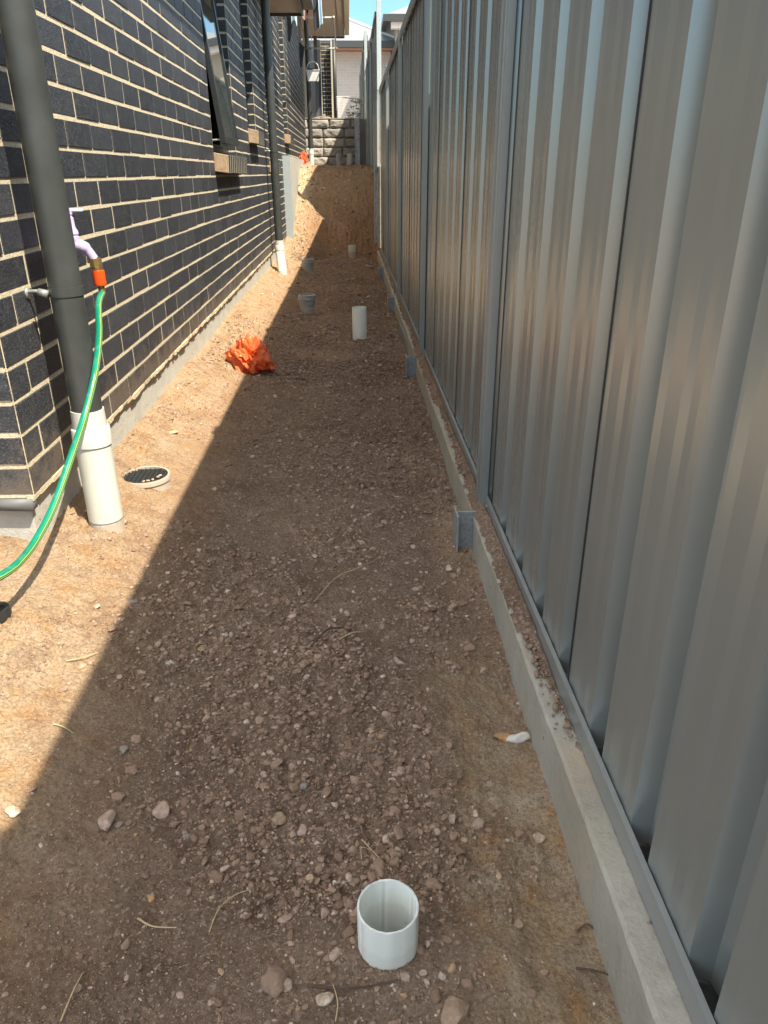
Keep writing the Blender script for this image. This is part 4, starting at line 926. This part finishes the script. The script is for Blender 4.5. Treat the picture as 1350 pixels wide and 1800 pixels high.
# spoil heap on the terrace
xs2 = np.linspace(-.95, -.12, 60); ys2 = np.linspace(16.9, 18.6, 50); A, B = np.meshgrid(xs2, ys2)
C_ = TZ_-.02+.13*np.exp(-((A+.62)/.22)**2-((B-17.5)/.5)**2)+.10*np.exp(-((A+.38)/.14)**2-((B-17.7)/.4)**2)+.03*fbm(A, B, 8, 4, .6, 3)
i_ = np.arange(A.size).reshape(A.shape); q = np.stack([i_[:-1, :-1], i_[:-1, 1:], i_[1:, 1:], i_[1:, :-1]], -1).reshape(-1, 4)
o = np_mesh('soil_heap', np.stack([A, B, C_], -1).reshape(-1, 3), q, M['soil']); tag(o, 'low orange soil heap on the terrace above the block wall', 'soil', kind='stuff')
m = MB(); m.lathe([(.035, 1.06), (.05, 1.06), (.05, 1.10), (.035, 1.10)], -.50, 17.25, 20); m.lathe([(0, 1.065), (.035, 1.065)], -.5, 17.25, 20); tag(m.build('pipe_ring', M['pvc_grey'], smooth=False), 'grey pipe end poking out of the soil heap on the terrace', 'pipe')
# wire mesh fence
t = thing('mesh_fence', 'thin wire mesh fence standing on the terrace before the pale house', 'fence', (0, 19, TZ_))
m = MB()
for i in range(24): x = -.24+i*.028; m.tube([(x, 18.6, TZ_), (x, 18.6, 1.52)], .0018, 4)
for i in range(19): z = TZ_+.02+i*.03; m.tube([(-.24, 18.6, z), (.42, 18.6, z)], .0018, 4)
m.build('wire', M['white'], t)
m = MB(); m.tube([(-.24, 18.6, 1.52), (.42, 18.6, 1.47)], .009, 8); m.build('rail', M['white'], t)
# weeds
def weed(label, x, y, z, s, seed):
    rs = random.Random(seed); m = MB()
    for k in range(70):
        a = rs.uniform(0, 6.28); h = rs.uniform(.1, 1)*s; rr = rs.uniform(0, .5)*s; c = (x+rr*math.cos(a), y+rr*math.sin(a), z+h); L = .07*s+.02
        d = rs.uniform(0, 6.28); e = rs.uniform(-.6, .6)
        m.add([c, (c[0]+L*math.cos(d), c[1]+L*math.sin(d), c[2]+L*.4), (c[0]+L*1.6*math.cos(d+.3), c[1]+L*1.6*math.sin(d+.3), c[2]+L*e), (c[0]+L*math.cos(d+.8), c[1]+L*math.sin(d+.8), c[2]-L*.2)], [(0, 1, 2, 3)])
    t = thing('weed', label, 'plant', (x, y, z), 'weeds behind the wire fence'); m.build('leaves', M['leaf'], t)
    m = MB()
    for k in range(7): a = rs.uniform(0, 6.28); m.tube([(x, y, z), (x+.3*s*math.cos(a), y+.3*s*math.sin(a), z+s)], .004, 4)
    m.build('stalks', M['leaf'], t)
weed('yellow-green weed behind the wire fence, nearer the grey fence', .27, 20.6, 1.1, .55, 1)
weed('low green weed behind the wire fence, left of the taller one', .08, 20.8, 1.05, .32, 2)

# pale house beyond
hz = TZ_
t = thing('pale_house', 'pale grey brick house with a hipped metal roof at the end of the passage', 'house', (0, 28, hz))
m = MB(); m.box(-4.5, 1.45, 28, 34, hz-.2, 3.58); m.build('wall', M['pale_brick'], t)
m = MB(); m.box(-4.7, 1.65, 27.55, 28, 3.60, 3.63); m.build('soffit', M['cloth_pink'], t)
m = MB(); m.box(-4.8, 1.75, 27.40, 27.55, 3.62, 3.80); m.build('gutter', M['gutter'], t)
m = MB(); zt = 3.80
m.add([(-4.8, 27.42, zt), (1.75, 27.42, zt), (.02, 31.0, 4.95), (-1.6, 31.0, 4.95)], [(0, 1, 2, 3)])
m.add([(1.75, 27.42, zt), (1.75, 34.5, zt), (.02, 31.0, 4.95)], [(0, 1, 2)]); m.add([(-4.8, 27.42, zt), (-1.6, 31.0, 4.95), (-4.8, 34.5, zt)], [(0, 1, 2)]); m.add([(1.75, 34.5, zt), (-4.8, 34.5, zt), (-1.6, 31.0, 4.95), (.02, 31.0, 4.95)], [(0, 1, 2, 3)])
rf = m.build('roof', M['roof_pale'], t)
m = MB(); m.tube([(1.75, 27.42, zt+.02), (.02, 31.0, 4.97)], .05, 6); m.tube([(-1.6, 31, 4.97), (.02, 31.0, 4.97)], .05, 6); m.build('ridge_cap', M['white'], rf)
t = thing('beige_house', 'beige neighbouring house with a dark gutter seen over the grey fence', 'house', (4, 30, hz))
m = MB(); m.box(1.55, 9, 27.0, 36, hz-2, 4.02); m.build('wall', M['beige'], t)
m = MB(); m.box(1.40, 9.2, 26.75, 27.0, 4.03, 4.24); m.build('fascia', M['white'], t)
m = MB(); m.box(1.30, 9.3, 26.62, 26.75, 4.20, 4.38); m.box(1.15, 1.30, 26.62, 37, 4.20, 4.38); m.build('gutter', M['gutter'], t)
m = MB(); m.add([(1.3, 26.65, 4.39), (9.3, 26.65, 4.39), (6.3, 31.5, 6.1), (4.3, 31.5, 6.1)], [(0, 1, 2, 3)]); m.add([(1.3, 26.65, 4.39), (4.3, 31.5, 6.1), (1.3, 37, 4.39)], [(0, 1, 2)]); m.build('roof', M['roof_pale'], t)
